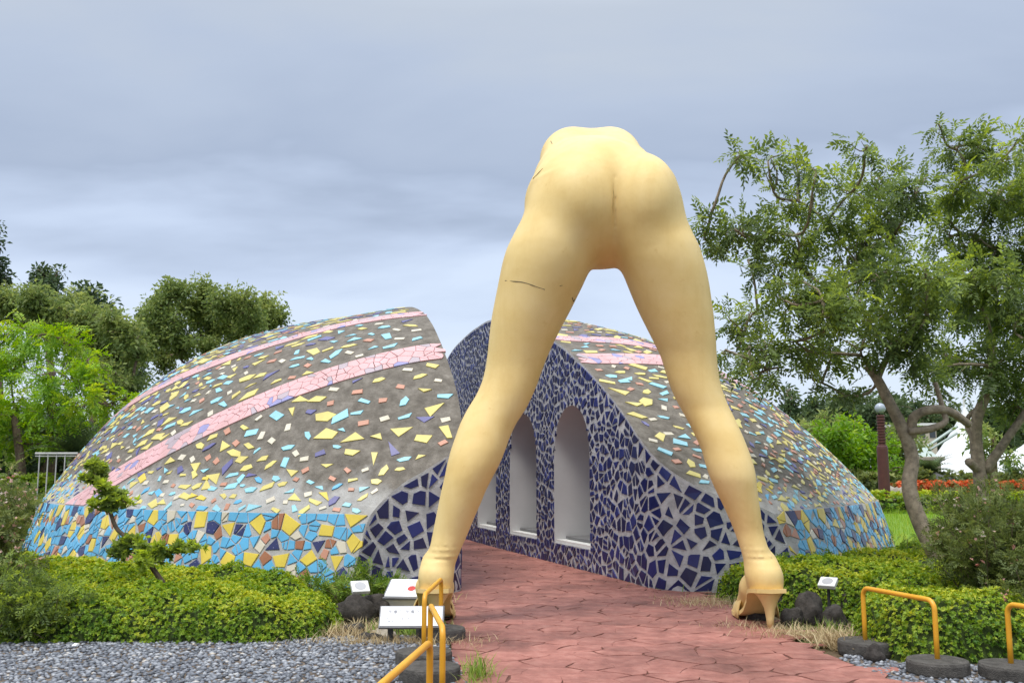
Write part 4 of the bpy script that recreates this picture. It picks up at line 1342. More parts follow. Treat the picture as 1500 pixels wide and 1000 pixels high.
def hoop(a, b, label, top=.56, rad=.021, group='low yellow hoop rails'):
    a, b = Vector((*a, 0)), Vector((*b, 0)); m = (a + b) / 2
    root = empty('hoop_rail', (m.x, m.y, 0), label, 'rail', group)
    d = (b - a).normalized(); c = .075; up = Vector((0, 0, 1))
    pts = [a + up * .03, a + up * (top * .5), a + up * (top - c)]
    for i in range(1, 6):
        t = math.pi / 2 * i / 6; pts.append(a + up * (top - c) + d * c * (1 - math.cos(t)) + up * c * math.sin(t))
    pts += [a + up * top + d * c, m + up * top]
    for i in range(0, 6):
        t = math.pi / 2 * i / 6; pts.append(b + up * (top - c) - d * c * (1 - math.sin(t)) + up * c * math.cos(t))
    pts += [b + up * (top - c), b + up * top * .5, b + up * .03]
    mb = MB(); mb.tube(pts, rad, 12); mb.build('hoop', M_RAIL, root, True)
    disc(root, a.x, a.y); disc(root, b.x, b.y)
    return root
hoop((3.17, 8.86), (3.43, 7.98), 'yellow hoop rail half sunk in the hedge beside the red path')
hoop((3.93, 7.80), (4.25, 6.85), 'yellow hoop rail standing clear in front of the pink-flowered bush')
hoop((-.69, 9.55), (-.745, 8.35), 'yellow hoop rail beside the statue heel, right behind the text sign')
hoop((-.64, 7.72), (-.465, 6.62), 'yellow hoop rail between two others along the pebble edge')
hoop((-.505, 6.08), (-.66, 4.75), 'yellow hoop rail last in the row by the pebble paving, farthest from the statue')

# ================================================================== signs and small lights
M_PANEL = plain('sign_panel', (.74, .75, .78), .35, .04, 3)
M_FRAME = plain('sign_frame', (.17, .17, .18), .5, .2, 9)
M_BOX = plain('sign_box', (.62, .60, .55), .6, .1, 6)
M_POST = plain('sign_post', (.03, .03, .03), .6, .3, 9)
M_INK = plain('ink', (.26, .26, .29), .6, .1, 9)
M_REDINK = plain('red_ink', (.52, .05, .04), .6, .1, 9)
M_GREYINK = plain('grey_ink', (.42, .43, .46), .6, .1, 9)
def frame_of(c, yaw, tilt):
    """panel frame: X along the width, Y up the slope, Z out of the face (tilt from the ground)"""
    return Matrix.Translation(Vector(c)) @ Matrix.Rotation(yaw, 4, 'Z') @ Matrix.Rotation(tilt, 4, 'X')
def text_mesh(body, size, M, mat, parent, name='lettering', align='LEFT'):
    cu = bpy.data.curves.new(name, 'FONT'); cu.body = body; cu.size = size; cu.align_x = align; cu.extrude = .0006
    t = bpy.data.objects.new(name, cu); COL.objects.link(t)
    dg = bpy.context.evaluated_depsgraph_get(); me = bpy.data.meshes.new_from_object(t.evaluated_get(dg))
    bpy.data.objects.remove(t, do_unlink=True)
    me.transform(M); me.materials.clear(); me.materials.append(mat)
    return put(bpy.data.objects.new(name, me), parent)
def box_M(mb, M, c, size):
    V = [(a * size[0] / 2 + c[0], b * size[1] / 2 + c[1], d * size[2] / 2 + c[2]) for d in (-1, 1) for b in (-1, 1) for a in (-1, 1)]
    mb.add([M @ Vector(v) for v in V], [(0, 2, 3, 1), (4, 5, 7, 6), (0, 1, 5, 4), (2, 6, 7, 3), (0, 4, 6, 2), (1, 3, 7, 5)])
# text sign by the rails
c = PY(603, 902, 9.35); W_, H_ = .60, .215
M = frame_of(c, R(1), R(52))
sg = empty('text_sign', (c.x, c.y, 0), 'white text panel with Korean heading on two dark posts by the rails', 'sign')
mb = MB(); box_M(mb, M, (0, 0, -.02), (W_ + .016, H_ + .016, .03)); bevel(mb.build('frame', M_FRAME, sg), .004)
mb = MB(); box_M(mb, M, (0, 0, -.002), (W_ - .012, H_ - .012, .012)); mb.build('panel', M_PANEL, sg)
for dx in (-.2, .1):
    p = M @ Vector((dx, -.02, -.04)); mb = MB(); mb.box((p.x, p.y, p.z / 2 - .02), (.05, .05, p.z + .04)); mb.build('post', M_POST, sg)
text_mesh('두 들 이  두 들 어', .042, M @ Matrix.Translation((-.225, .032, .0055)), M_INK, sg)
text_mesh('두드리고 두드리면 열리는 문', .018, M @ Matrix.Translation((-.235, -.034, .0055)), M_GREYINK, sg)
text_mesh('아름다운 다리의 집', .018, M @ Matrix.Translation((-.235, -.062, .0055)), M_GREYINK, sg)
mb = MB()
for (x0, y0, x1, y1) in ((.165, -.075, .205, .0), (.205, .0, .25, .01)):
    a, b = M @ Vector((x0, y0, .0055)), M @ Vector((x1, y1, .0055)); mb.tube([a, b], .005, 6)
mb.build('red_stroke', M_REDINK, sg)
# low lectern sign behind the foot
c = PY(606, 861, 11.35); M = frame_of(c, R(-6), R(22)); W_, H_ = .62, .42
sg = empty('lectern_sign', (c.x, c.y, 0), 'low slanted white sign box with a red dot behind the statue foot', 'sign')
mb = MB(); box_M(mb, M, (0, 0, -.075), (W_, H_, .09)); bevel(mb.build('box', M_BOX, sg), .006)
mb = MB(); box_M(mb, M, (0, 0, -.018), (W_ + .02, H_ + .02, .024)); mb.build('frame', M_FRAME, sg)
mb = MB(); box_M(mb, M, (0, 0, .0), (W_ - .02, H_ - .02, .014)); mb.build('panel', M_PANEL, sg)
text_mesh('이야기', .055, M @ Matrix.Translation((-.2, .095, .0075)), M_GREYINK, sg)
for k in range(4): text_mesh('사랑과 웃음이 있는 정원', .02, M @ Matrix.Translation((-.19, .03 - .04 * k, .0075)), M_GREYINK, sg)
V = [M @ Vector((-.02 + .045 * math.cos(t), -.02 + .055 * math.sin(t), .0085)) for t in [2 * math.pi * k / 20 for k in range(20)]]
mesh_obj('red_dot', V, [tuple(range(20))], M_REDINK, sg)
mb = MB()
for dx in (-.2, .2):
    p = M @ Vector((dx, 0, -.1)); mb.box((p.x, p.y, p.z / 2 - .02), (.06, .06, p.z + .05))
mb.build('post', M_POST, sg)
# flood lights
M_LAMPW = plain('floodlight_shell', (.70, .70, .69), .45, .06, 5)
M_LENS = plain('floodlight_glass', (.40, .40, .42), .15, .1, 8)
def flood(c, yaw, tilt, label, s=.2):
    M = frame_of(c, yaw, tilt); f = empty('floodlight', (c[0], c[1], 0), label, 'lamp', 'small white garden floodlights')
    mb = MB(); box_M(mb, M, (0, 0, -.03), (s, s * .85, .05)); bevel(mb.build('housing', M_LAMPW, f), .008)
    V = [M @ Vector((s * .32 * math.cos(t), s * .3 * math.sin(t), -.003)) for t in [2 * math.pi * k / 24 for k in range(24)]]
    mesh_obj('lens', V, [tuple(range(24))], M_LENS, f)
    p = M @ Vector((0, 0, -.05)); mb = MB(); mb.tube([(p.x, p.y, -.05), (p.x, p.y, p.z)], .018, 8); mb.build('post', M_POST, f)
flood(PY(528, 857, 11.0), R(22), R(38), 'small white floodlight box with round lens beside the slanted sign')
flood(PY(1212, 850, 10.9), R(-35), R(30), 'small white floodlight box above the lava rocks and hedge', .19)

# ================================================================== lava rocks
M_LAVA = plain('lava_rock', (.06, .053, .048), .95, .5, 14, 1.0, .2)
from mathutils import noise as mnoise
def rock(p, s, label, group='dark lava rocks'):
    bmx = bmesh.new(); bmesh.ops.create_icosphere(bmx, subdivisions=3, radius=1.0)
    sd = Vector(rng.uniform(0, 50, 3)); rz = random.uniform(0, 6.28)
    for v in bmx.verts:
        k = 1 + .38 * mnoise.noise(v.co * 1.4 + sd) + .16 * mnoise.noise(v.co * 3.5 + sd) + .08 * mnoise.noise(v.co * 8 + sd)
        c = v.co * k; v.co = Vector((c.x * s[0], c.y * s[1], max(-.35, c.z) * s[2]))
        v.co = Matrix.Rotation(rz, 3, 'Z') @ v.co + Vector((p[0], p[1], p[2] if len(p) > 2 else s[2] * .25))
    me = bpy.data.meshes.new('lava_rock'); bmx.to_mesh(me); bmx.free(); me.materials.append(M_LAVA)
    me.polygons.foreach_set('use_smooth', np.ones(len(me.polygons), dtype=bool))
    return tag(put(bpy.data.objects.new('lava_rock', me)), label, 'rock', group)
def rp(x, y): p = G(x, y); return (p.x, p.y)
for (x, y, s, lb) in (
    (522, 906, (.22, .16, .20), 'big lava boulder lying left of the text sign'),
    (552, 897, (.22, .13, .17), 'long lava boulder behind the text sign'),
    (518, 925, (.16, .10, .07), 'flat lava stone between boulder and pebbles'),
    (540, 935, (.14, .07, .05), 'low dark stone at the dry grass edge by the pebbles'),
    (590, 922, (.09, .08, .09), 'small lava stone between the posts of the text sign'),
    (1150, 890, (.17, .13, .18), 'lava rock touching the spike heel of the statue'),
    (1160, 912, (.14, .11, .13), 'lava rock at the path edge just past the spike heel'),
    (1186, 908, (.20, .15, .22), 'rounded lava rock beside the spike heel'),
    (1190, 888, (.24, .17, .24), 'broad lava rock under the front of the hedge'),
    (1215, 890, (.17, .14, .30), 'tall lava rock under the white floodlight'),
    (1222, 912, (.24, .13, .15), 'flat lava rock in front of the taller ones'),
    (1245, 898, (.18, .15, .2), 'lava rock tucked under the hedge corner'),
    (1112, 908, (.12, .1, .08), 'dark stone beneath the arch of the shoe'),
    (1283, 966, (.10, .09, .10), 'lava lump lying on the disc base of the rail')):
    rock(rp(x, y), s, lb)
M_STONE = plain('pale_stone', (.33, .29, .23), .9, .25, 8, .5, .2)
tag(rock(rp(563, 928), (.2, .1, .05), 'flat pale sandstone slab in front of the text sign', 'pale stones')).data.materials[0] = M_STONE
tag(rock(rp(110, 946), (.03, .025, .022), 'single white pebble lying on the pebble paving', 'pale stones')).data.materials[0] = M_PANEL

# ================================================================== dry grass
LM_DRY = leafmat('dry_grass', [(.32, .24, .13), (.50, .40, .23), (.62, .53, .34)], .3, .8)
LM_GRASS = leafmat('green_blade', [(.08, .17, .02), (.19, .30, .04), (.34, .40, .09)], .3, .7)
BL = [(np.array([(0, -.03, 0), (0, .03, 0), (.5, .02, .42), (.5, -.02, .42), (1, 0, .55), (1, .001, .55), (1, 0.002, .55), (1, .001, .551)]), np.array([(0, 1, 2), (0, 2, 3), (3, 2, 4)]))]
def blades(name, regions, mat, label, cat, flat=.6, mu=.5):
    P, S_, = [], []
    for (x, y, rx, ry, n, L) in regions:
        c = G(x, y); q = rng.normal(size=(n, 2)) * .5
        P.append(np.stack([c.x + q[:, 0] * rx, c.y + q[:, 1] * ry, np.full(n, -.02)], 1)); S_.append(L * rng.uniform(.5, 1.3, n))
    P, S_ = np.concatenate(P), np.concatenate(S_); n = len(P)
    a = rng.uniform(0, 2 * math.pi, n)
    d = np.stack([np.cos(a), np.sin(a), rng.uniform(-.2, 1.6 - flat * 1.4, n)], 1)
    X, Y, Z = frames(d, rng.normal(0, .2, n))
    Vv, Ff, Va = scatter(BL, P, X, Y, Z, S_, np.clip(rng.normal(mu, .25, n), 0, 1))
    return tag(np_obj(name, Vv, Ff, mat, None, False, Va), label, cat, kind='stuff')
blades('dry_grass', [(1040, 885, .5, .35, 378, 0.14), (1110, 918, .5, .2, 210, 0.11), (1185, 932, .5, .22, 461, 0.14), (1235, 945, .25, .25, 336, 0.19), (1140, 925, .4, .15, 168, 0.09), (1000, 878, .4, .2, 105, 0.09),
                     (500, 930, .35, .2, 378, 0.15), (560, 940, .8, .16, 630, 0.11), (620, 940, .5, .16, 378, 0.11), (660, 925, .2, .3, 147, 0.09), (540, 918, .5, .3, 294, 0.12), (690, 945, .12, .3, 62, 0.08), (590, 880, .6, .5, 461, 0.17), (1290, 930, .2, .3, 50, 0.21)],
       LM_DRY, 'dry straw-coloured grass along the edges of the red path', 'grass', .75)
blades('green_grass', [(515, 868, .7, .5, 900, .17), (560, 880, .6, .5, 500, .16), (600, 925, .4, .2, 260, .14), (640, 925, .2, .2, 120, .13), (700, 990, .12, .4, 260, .14), (1075, 860, .8, .6, 500, .22), (1200, 830, .9, .6, 300, .22), (1215, 922, .3, .2, 120, .12), (480, 880, .4, .4, 500, .18)],
       LM_GRASS, 'tufts of green grass round the signs and rocks', 'grass', .4)

# ================================================================== clipped hedges and bushes
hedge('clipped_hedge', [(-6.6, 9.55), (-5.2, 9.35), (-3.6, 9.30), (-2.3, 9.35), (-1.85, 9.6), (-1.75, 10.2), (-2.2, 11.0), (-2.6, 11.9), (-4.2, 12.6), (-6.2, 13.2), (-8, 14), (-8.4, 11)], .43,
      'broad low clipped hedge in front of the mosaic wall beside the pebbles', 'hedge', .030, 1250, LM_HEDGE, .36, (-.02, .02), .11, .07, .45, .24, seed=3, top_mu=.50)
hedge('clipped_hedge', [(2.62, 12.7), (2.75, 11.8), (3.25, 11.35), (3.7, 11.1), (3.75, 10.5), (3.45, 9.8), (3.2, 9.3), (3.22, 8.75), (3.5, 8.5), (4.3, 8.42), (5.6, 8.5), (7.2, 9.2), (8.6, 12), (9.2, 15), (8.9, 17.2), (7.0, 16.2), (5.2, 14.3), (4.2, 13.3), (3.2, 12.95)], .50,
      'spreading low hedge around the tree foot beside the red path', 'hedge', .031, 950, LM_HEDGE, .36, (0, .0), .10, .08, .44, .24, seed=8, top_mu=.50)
hedge('clipped_hedge', [(12, 37.4), (48, 37.4), (48, 39), (12, 39)], .72, 'long straight clipped hedge at the far edge of the lawn', 'hedge', .16, 60, LM_HEDGE, .35, bump=.02, step=.25, mu=.5, box=True, seed=5)
hedge('flower_hedge', [(16, 40), (50, 40), (50, 42), (16, 42)], 1.15, 'row of red-flowering shrubs behind the straight hedge', 'hedge', .12, 110, M_REDFL, .5, bump=.15, step=.3, mu=.38, sd=.5, seed=6)
hedge('flower_hedge', [(15, 42.5), (52, 42.5), (52, 45), (15, 45)], 1.45, 'green shrub row rising behind the red flowers', 'hedge', .22, 34, LM_PLANT, .6, bump=.18, step=.35, mu=.4, sd=.3, seed=7)
hedge('clipped_hedge', [(-17, 22.9), (-10.4, 22.9), (-10.4, 24), (-17, 24)], 1.45, 'clipped green hedge below the white railing', 'hedge', .13, 90, LM_HEDGE, .4, bump=.05, step=.2, mu=.3, seed=9)
hedge('tall_hedge', [(-34, 30.5), (-9.5, 30.5), (-9.5, 33), (-34, 33)], 3.1, 'tall dark hedge under the trees behind the white railing', 'hedge', .22, 40, LM_DARK, .7, bump=.25, step=.35, mu=.4, sd=.3, seed=12)
# yellowish ground cover and grass on the lawn
nL = 26000
q = rng.random((nL, 2)); yy = 15 + (q[:, 1] ** 1.6) * 22; xx = yy * (.30 + q[:, 0] * .34)
kk = inpoly_np(xx, yy, LAWN); xx, yy = xx[kk], yy[kk]
a = rng.uniform(0, 6.28, len(xx)); X, Y, Z = frames(np.stack([np.cos(a), np.sin(a), rng.uniform(.6, 2.5, len(xx))], 1), rng.normal(0, .3, len(xx)))
Vv, Ff, Va = scatter(BL, np.stack([xx, yy, np.full(len(xx), -.02)], 1), X, Y, Z, rng.uniform(.06, .12, len(xx)) * (yy / 18), np.clip(np.where(yy < 24, .85, .5) + rng.normal(0, .15, len(xx)), 0, 1))
tag(np_obj('lawn_grass', Vv, Ff, M_LAWN, None, False, Va), 'short lawn grass, yellowish near the mosaic building', 'grass', kind='stuff')

def bush(name, label, blobs, leaf, per, mat, nst, fl=0, base=None, mu=.45, group=None, cat='bush', flmat=None, stem=.006):
    """arching stems with small leaves; blobs: world centre + radii"""
    c0 = base or blobs[0][0]; root = empty(name, (c0[0], c0[1], 0), label, cat, group)
    mb = MB(); PP, DD = [], []; FP = []
    for (c, r_) in blobs:
        c = np.array(c, float); r_ = np.array(r_, float)
        for _ in range(nst):
            v = rng.normal(size=3); v /= np.linalg.norm(v); v[2] = abs(v[2]) * 1.0 if rng.random() < .75 else v[2] * .5
            tip = c + v * r_ * rng.uniform(.6, 1.08)
            b0 = np.array([c[0] + rng.normal() * .12, c[1] + rng.normal() * .12, max(0, c[2] - r_[2] * .8)])
            mid_ = (b0 + tip) / 2 + np.array([0, 0, .12 * r_[2]]) + rng.normal(size=3) * .05
            pts = catmull([b0, mid_, tip], 5); mb.tube(pts, list(np.linspace(stem, stem * .35, len(pts))), 4)
            T = np.array([p[:] for p in pts[3:]]); n = int(per * rng.uniform(.6, 1.3)); k = rng.integers(0, len(T), n)
            p = T[k] + rng.normal(size=(n, 3)) * .05 * np.linalg.norm(r_) ; PP.append(p); DD.append(rng.normal(size=(n, 3)) + v * .6 + np.array([0, 0, .3]))
            if rng.random() < fl: FP.append(tip)
    P, D_ = np.concatenate(PP), np.concatenate(DD); n = len(P)
    k = P[:, 2] > .01; P, D_ = P[k], D_[k]; n = len(P)
    X, Y, Z = frames(D_, rng.normal(0, .8, n))
    Vv, Ff, Va = scatter(SPR, P, X, Y, Z, leaf * rng.uniform(.7, 1.3, n), np.clip(mu + rng.normal(0, .17, n), 0, 1))
    mb.build('stems', M_BARK, root, True); np_obj('foliage', Vv, Ff, mat, root, False, Va)
    if FP:
        FP = np.array(FP); FP = np.repeat(FP, 3, 0) + rng.normal(0, .035, (len(FP) * 3, 3)); n = len(FP)
        z = rng.normal(size=(n, 3)) + np.array([0, -.6, 1]); z /= np.linalg.norm(z, axis=1, keepdims=True)
        hx = np.cross(z, rng.normal(size=(n, 3))); hx /= np.linalg.norm(hx, axis=1, keepdims=True)
        Vv, Ff, Va = scatter(ROS, FP, hx, np.cross(z, hx), z, rng.uniform(.02, .036, n), np.clip(rng.normal(.5, .3, n), 0, 1))
        np_obj('blossoms', Vv, Ff, flmat or M_FLOWER, root, False, Va)
    return root
bush('flowering_bush', 'loose bush with pale pink flowers beside the tree trunk and hoop rail', [((4.75, 9.7, .75), (.62, .55, .62)), ((5.35, 9.9, .8), (.6, .6, .72)), ((4.95, 9.1, .45), (.7, .45, .45)), ((5.0, 10.4, 1.0), (.6, .5, .55)), ((5.8, 9.4, .7), (.5, .5, .7))], .11, 26, LM_PLANT, 62, .30, (5.0, 9.6), .4)
bush('flowering_bush', 'tall bush with reddish flower heads at the corner of the mosaic wall', [((-5.75, 10.6, .95), (.55, .55, .7)), ((-6.0, 10.2, .75), (.6, .6, .75)), ((-5.45, 10.2, .55), (.5, .45, .5)), ((-6.2, 11.2, 1.15), (.6, .5, .7))], .11, 24, LM_PLANT, 60, .95, (-5.4, 10.5), .5)
bush('feathery_bush', 'feathery green bush drooping over the pebbles beside the hedge', [((-5.05, 9.45, .38), (.55, .4, .42)), ((-4.5, 9.5, .28), (.5, .3, .3)), ((-5.5, 9.3, .35), (.4, .4, .4))], .12, 24, LM_TREE, 42, 0, (-5.0, 9.4), .55)
for c_, r_ in (((3.6, 12.95, .25), (.25, .15, .25)), ((4.4, 13.3, .3), (.35, .2, .25)), ((5.6, 14.0, .32), (.5, .25, .3)), ((6.5, 14.8, .35), (.4, .25, .35))):
    bush('green_shrub', 'leafy weed growing at the foot of the sky-blue mosaic beside the hedge', [(c_, r_)], .12, 12, LM_GRASS, 16, 0, c_, .45, 'weeds under the mosaic by the statue')
for c_, r_ in (((-1.9, 12.0, .2), (.35, .3, .25)), ((-2.3, 11.6, .25), (.4, .3, .25)), ((-1.45, 12.2, .12), (.25, .2, .18))):
    bush('green_shrub', 'low leafy weed between hedge and blue tiled wall near the signs', [(c_, r_)], .12, 14, LM_GRASS, 18, 0, c_, .45, 'weeds by the signs')

# ================================================================== trees
def P2(x, y, Y): return PY(x, y, Y)
# the two trees by the lawn
Yt = 12.8
trunkA = [P2(1392, 862, 12.6), P2(1378, 825, 12.6), P2(1350, 770, 12.65), P2(1332, 715, 12.7), P2(1336, 670, 12.8), P2(1322, 628, 12.8), P2(1303, 590, 12.8), P2(1285, 555, 12.85), P2(1270, 535, 12.9)]
lobA = [(1085, 226, 22), (1125, 236, 26), (1165, 240, 24), (1195, 252, 24), (1150, 292, 30), (1270, 215, 26), (1290, 255, 34), (1245, 285, 34), (1345, 275, 42), (1040, 318, 20), (1075, 335, 30), (1115, 350, 32), (1165, 345, 36), (1205, 320, 34),
        (1095, 380, 22), (1240, 365, 46), (1310, 345, 50), (1110, 455, 30), (1150, 440, 34), (1200, 415, 44), (1260, 440, 46), (1320, 420, 50), (1080, 512, 24), (1120, 500, 30), (1165, 500, 34), (1215, 505, 38), (1105, 555, 16), (1190, 555, 24), (1230, 575, 22), (1265, 500, 36), (1330, 500, 40), (1170, 410, 36), (1290, 310, 40), (1030, 345, 20), (1060, 362, 24), (1075, 472, 22), (1062, 512, 16), (1100, 532, 20), (1140, 538, 24), (1150, 385, 30), (1205, 460, 34), (1300, 470, 42), (1355, 400, 42), (1360, 465, 42), (1290, 400, 40)]
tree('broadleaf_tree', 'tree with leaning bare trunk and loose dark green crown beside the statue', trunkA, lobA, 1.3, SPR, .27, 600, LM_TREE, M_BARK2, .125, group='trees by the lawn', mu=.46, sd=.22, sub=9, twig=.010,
     extra=[([P2(1335, 640, 12.8), P2(1338, 612, 12.75), P2(1362, 600, 12.7), P2(1392, 603, 12.75), P2(1420, 622, 12.85)], .075, .05),
            ([P2(1330, 632, 12.75), P2(1362, 628, 12.7), P2(1384, 618, 12.7), P2(1382, 602, 12.75), P2(1370, 560, 12.8)], .055, .03),
            ([P2(1285, 555, 12.85), P2(1300, 525, 12.9), P2(1330, 495, 13.0), P2(1345, 440, 13.1)], .05, .02),
            ([P2(1398, 860, 12.7), P2(1404, 820, 12.8), P2(1412, 795, 12.9)], .10, .06)])
trunkB = [P2(1438, 845, 15.2), P2(1438, 760, 15.2), P2(1436, 700, 15.2), P2(1430, 650, 15.2), P2(1432, 610, 15.1), P2(1450, 560, 15.0), P2(1452, 500, 15.0)]
lobB = [(1400, 215, 32), (1375, 182, 14), (1440, 215, 34), (1485, 215, 34), (1465, 275, 46), (1400, 275, 40), (1510, 290, 50), (1390, 345, 50), (1460, 365, 50), (1520, 380, 60), (1380, 430, 48), (1440, 450, 50), (1500, 460, 50), (1385, 520, 46), (1445, 535, 46), (1500, 545, 46), (1490, 595, 34), (1555, 330, 60), (1560, 450, 60), (1350, 560, 30), (1425, 400, 46), (1475, 410, 40)]
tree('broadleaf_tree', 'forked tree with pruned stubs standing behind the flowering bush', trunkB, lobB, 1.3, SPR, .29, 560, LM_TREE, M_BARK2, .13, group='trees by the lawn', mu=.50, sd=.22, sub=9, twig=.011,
     extra=[([P2(1442, 690, 15.2), P2(1470, 650, 15.1), P2(1510, 590, 15.0), P2(1545, 520, 14.9)], .085, .04), ([P2(1435, 690, 15.2), P2(1424, 680, 15.1), P2(1419, 676, 15.0)], .075, .065),
            ([P2(1425, 640, 15.2), P2(1416, 615, 15.3), P2(1440, 590, 15.3)], .05, .03)])
# young tree in the hedge
tree('young_tree', 'small crooked young tree growing out of the broad low hedge', [G(243, 905, .0), P2(241, 862, 10.6), P2(228, 838, 10.6), P2(196, 795, 10.65), P2(172, 775, 10.65), P2(160, 745, 10.65), P2(150, 715, 10.65), P2(138, 690, 10.65)],
     [(140, 680, 16, 10.6), (128, 700, 15, 10.7), (150, 712, 16, 10.6), (170, 722, 18, 10.7), (158, 740, 16, 10.6), (184, 735, 14, 10.6), (150, 690, 14, 10.7), (135, 740, 12, 10.6), (180, 805, 20, 10.6), (205, 800, 22, 10.7), (235, 805, 22, 10.6), (262, 808, 18, 10.7), (220, 822, 20, 10.5), (165, 815, 13, 10.6), (285, 800, 12, 10.6)],
     .1, ROS, .075, 3000, LM_TREE, M_BARK, .034, mu=.74, sd=.16, sub=14, twig=.006, group=None)
CLF = [clump_tpl(14, 1, .5, 20 + i, .32) for i in range(4)]
# behind the building, towards the railing
def gtree(name, label, Y, tx, ty0, ty1, lobes, leaf, per, mat, r0, mu=.45, spread=1.5, tpls=None, bark=None, **k):
    g = PY(tx, 700, Y); tr = [Vector((g.x, Y, -.1)), Vector((g.x + .1, Y, .5 * PY(tx, ty1, Y).z)), PY(tx + random.uniform(-8, 8), ty1, Y)]
    return tree(name, label, tr, lobes, spread, tpls or CLP, leaf, per, mat, bark or M_BARK, r0, mu=mu, **k)
gtree('bright_tree', 'bright yellow-green feathery tree behind the far side of the mosaic dome', 24.0, 25, 700, 610,
      [(20, 480, 34), (60, 490, 36), (100, 505, 36), (130, 525, 26), (30, 530, 44), (80, 545, 44), (125, 560, 28), (20, 590, 46), (70, 600, 42), (120, 595, 34), (165, 590, 26), (185, 582, 16), (90, 635, 30), (140, 620, 26), (30, 640, 36), (-20, 520, 50), (-30, 600, 50)],
      .34, 250, LM_BRIGHT, .16, .5, 1.2, SPR, sub=7, sd=.18, twig=.014, group='trees behind the dome', hang=.6)
gtree('spreading_tree', 'wide flat-topped olive green tree rising above the mosaic dome', 38.0, 300, 690, 540,
      [(235, 440, 26), (262, 430, 24), (295, 432, 26), (330, 440, 26), (362, 442, 24), (392, 450, 22), (412, 460, 15), (215, 465, 26), (250, 465, 28), (290, 468, 28), (330, 470, 28), (370, 470, 24), (400, 474, 18), (225, 500, 30), (265, 500, 28), (300, 505, 24), (200, 520, 26), (270, 422, 14), (345, 490, 20), (240, 525, 24), (312, 448, 24), (278, 450, 26), (346, 455, 24), (232, 455, 22), (380, 462, 20), (205, 490, 24), (245, 485, 24), (310, 485, 22)],
      .36, 190, LM_OLIVE, .28, .6, 2.0, sub=6, sd=.16, twig=.03, group='trees behind the dome', bark=M_BARK, tpls=CLF, hang=.1)
gtree('leafy_tree', 'dull green bushy tree between bright tree and spreading tree', 34.0, 150, 690, 560,
      [(60, 440, 34), (100, 445, 30), (135, 460, 30), (165, 470, 28), (185, 490, 30), (90, 480, 36), (140, 500, 34), (180, 530, 32), (40, 460, 36), (120, 530, 34), (160, 560, 30), (10, 440, 36), (195, 560, 24), (75, 455, 28), (110, 465, 28), (150, 485, 26), (170, 500, 26), (60, 475, 30), (195, 505, 22)],
      .38, 150, LM_OLIVE, .26, .58, 2.0, CLF, sub=6, sd=.2, twig=.03, group='trees behind the dome')
gtree('dark_tree', 'dark evergreen showing behind the dull green trees', 44.0, 130, 690, 520, [(120, 445, 24), (135, 430, 16), (150, 455, 22), (100, 460, 24), (170, 520, 40), (190, 545, 30)], .5, 80, LM_DARK, .26, .45, 1.5, sub=5, twig=.03, group='trees behind the dome')
gtree('dark_tree', 'evergreen with a ragged top poking above the dull green trees', 46.0, 66, 690, 440, [(66, 402, 14), (60, 415, 18), (76, 415, 15), (55, 395, 7), (84, 398, 7), (66, 430, 24)], .45, 100, LM_DARK, .26, .6, 1.0, sub=6, twig=.03, group='trees behind the dome')
gtree('dark_tree', 'tall conifer cut by the picture edge behind the bright tree', 42.0, -14, 690, 420, [(-12, 330, 8), (-10, 355, 13), (-5, 380, 14), (-18, 385, 14), (-2, 410, 18), (-20, 415, 20), (-10, 450, 28)], .4, 110, LM_DARK, .26, .45, 1.0, sub=6, twig=.03, group='trees behind the dome')
gtree('dark_tree', 'dark shady undergrowth tree behind the railing', 29.0, 60, 700, 660, [(20, 660, 40), (70, 650, 34), (110, 645, 30), (-20, 650, 40), (140, 640, 26), (40, 620, 40)], .36, 150, LM_DARK, .16, .45, 1.0, sub=5, twig=.02, group='trees behind the dome')
# beyond the lawn
gtree('round_tree', 'round leafy green tree behind the dome beside the lamp post', 45.0, 1245, 720, 670, [(1235, 665, 34), (1265, 650, 30), (1215, 640, 26), (1290, 660, 26), (1250, 690, 30), (1215, 680, 26), (1285, 690, 26), (1240, 630, 22), (1310, 690, 20)], .42, 95, LM_BRIGHT, .2, .28, 1.5, sub=5, twig=.03, group='trees beyond the lawn')
gtree('round_tree', 'pale rounded tree far behind the lamp post', 62.0, 1215, 710, 650, [(1200, 635, 24), (1230, 630, 24), (1215, 612, 18), (1250, 640, 22), (1180, 630, 20)], .6, 60, LM_OLIVE, .25, .75, 2, sub=4, twig=.04, group='trees beyond the lawn')
gtree('far_tree', 'hazy dark conifer on the skyline above the dome edge', 90.0, 1160, 690, 620, [(1158, 570, 7), (1156, 585, 11), (1160, 602, 15), (1166, 622, 18)], .8, 40, LM_DARK, .4, .75, 1, sub=5, twig=.06, group='far skyline trees')
for i, (x, y, r_) in enumerate(((1195, 600, 22), (1225, 588, 22), (1262, 592, 22), (1300, 590, 24), (1345, 600, 22), (1390, 608, 24), (1450, 612, 26), (1500, 600, 26))):
    gtree('far_tree', 'dark wooded crown on the far skyline beyond the lawn', 95.0 + 3 * (i % 3), x, 690, y + 20, [(x, y, r_), (x - 20, y + 18, r_), (x + 18, y + 16, r_), (x, y + 36, r_ * 1.2), (x + 20, y + 46, r_)], 1.0, 22, LM_DARK, .4, .7, 3, sub=4, twig=.06, group='far skyline trees')
gtree('leafy_tree', 'slender tree with yellowing leaves in front of the white tent', 33.0, 1452, 730, 640, [(1432, 650, 14), (1446, 635, 16), (1465, 650, 14), (1436, 672, 13), (1480, 668, 12), (1428, 628, 12)], .34, 120, LM_OLIVE, .16, .7, 1.0, sub=5, twig=.02, group='trees beyond the lawn', limbr=.3)
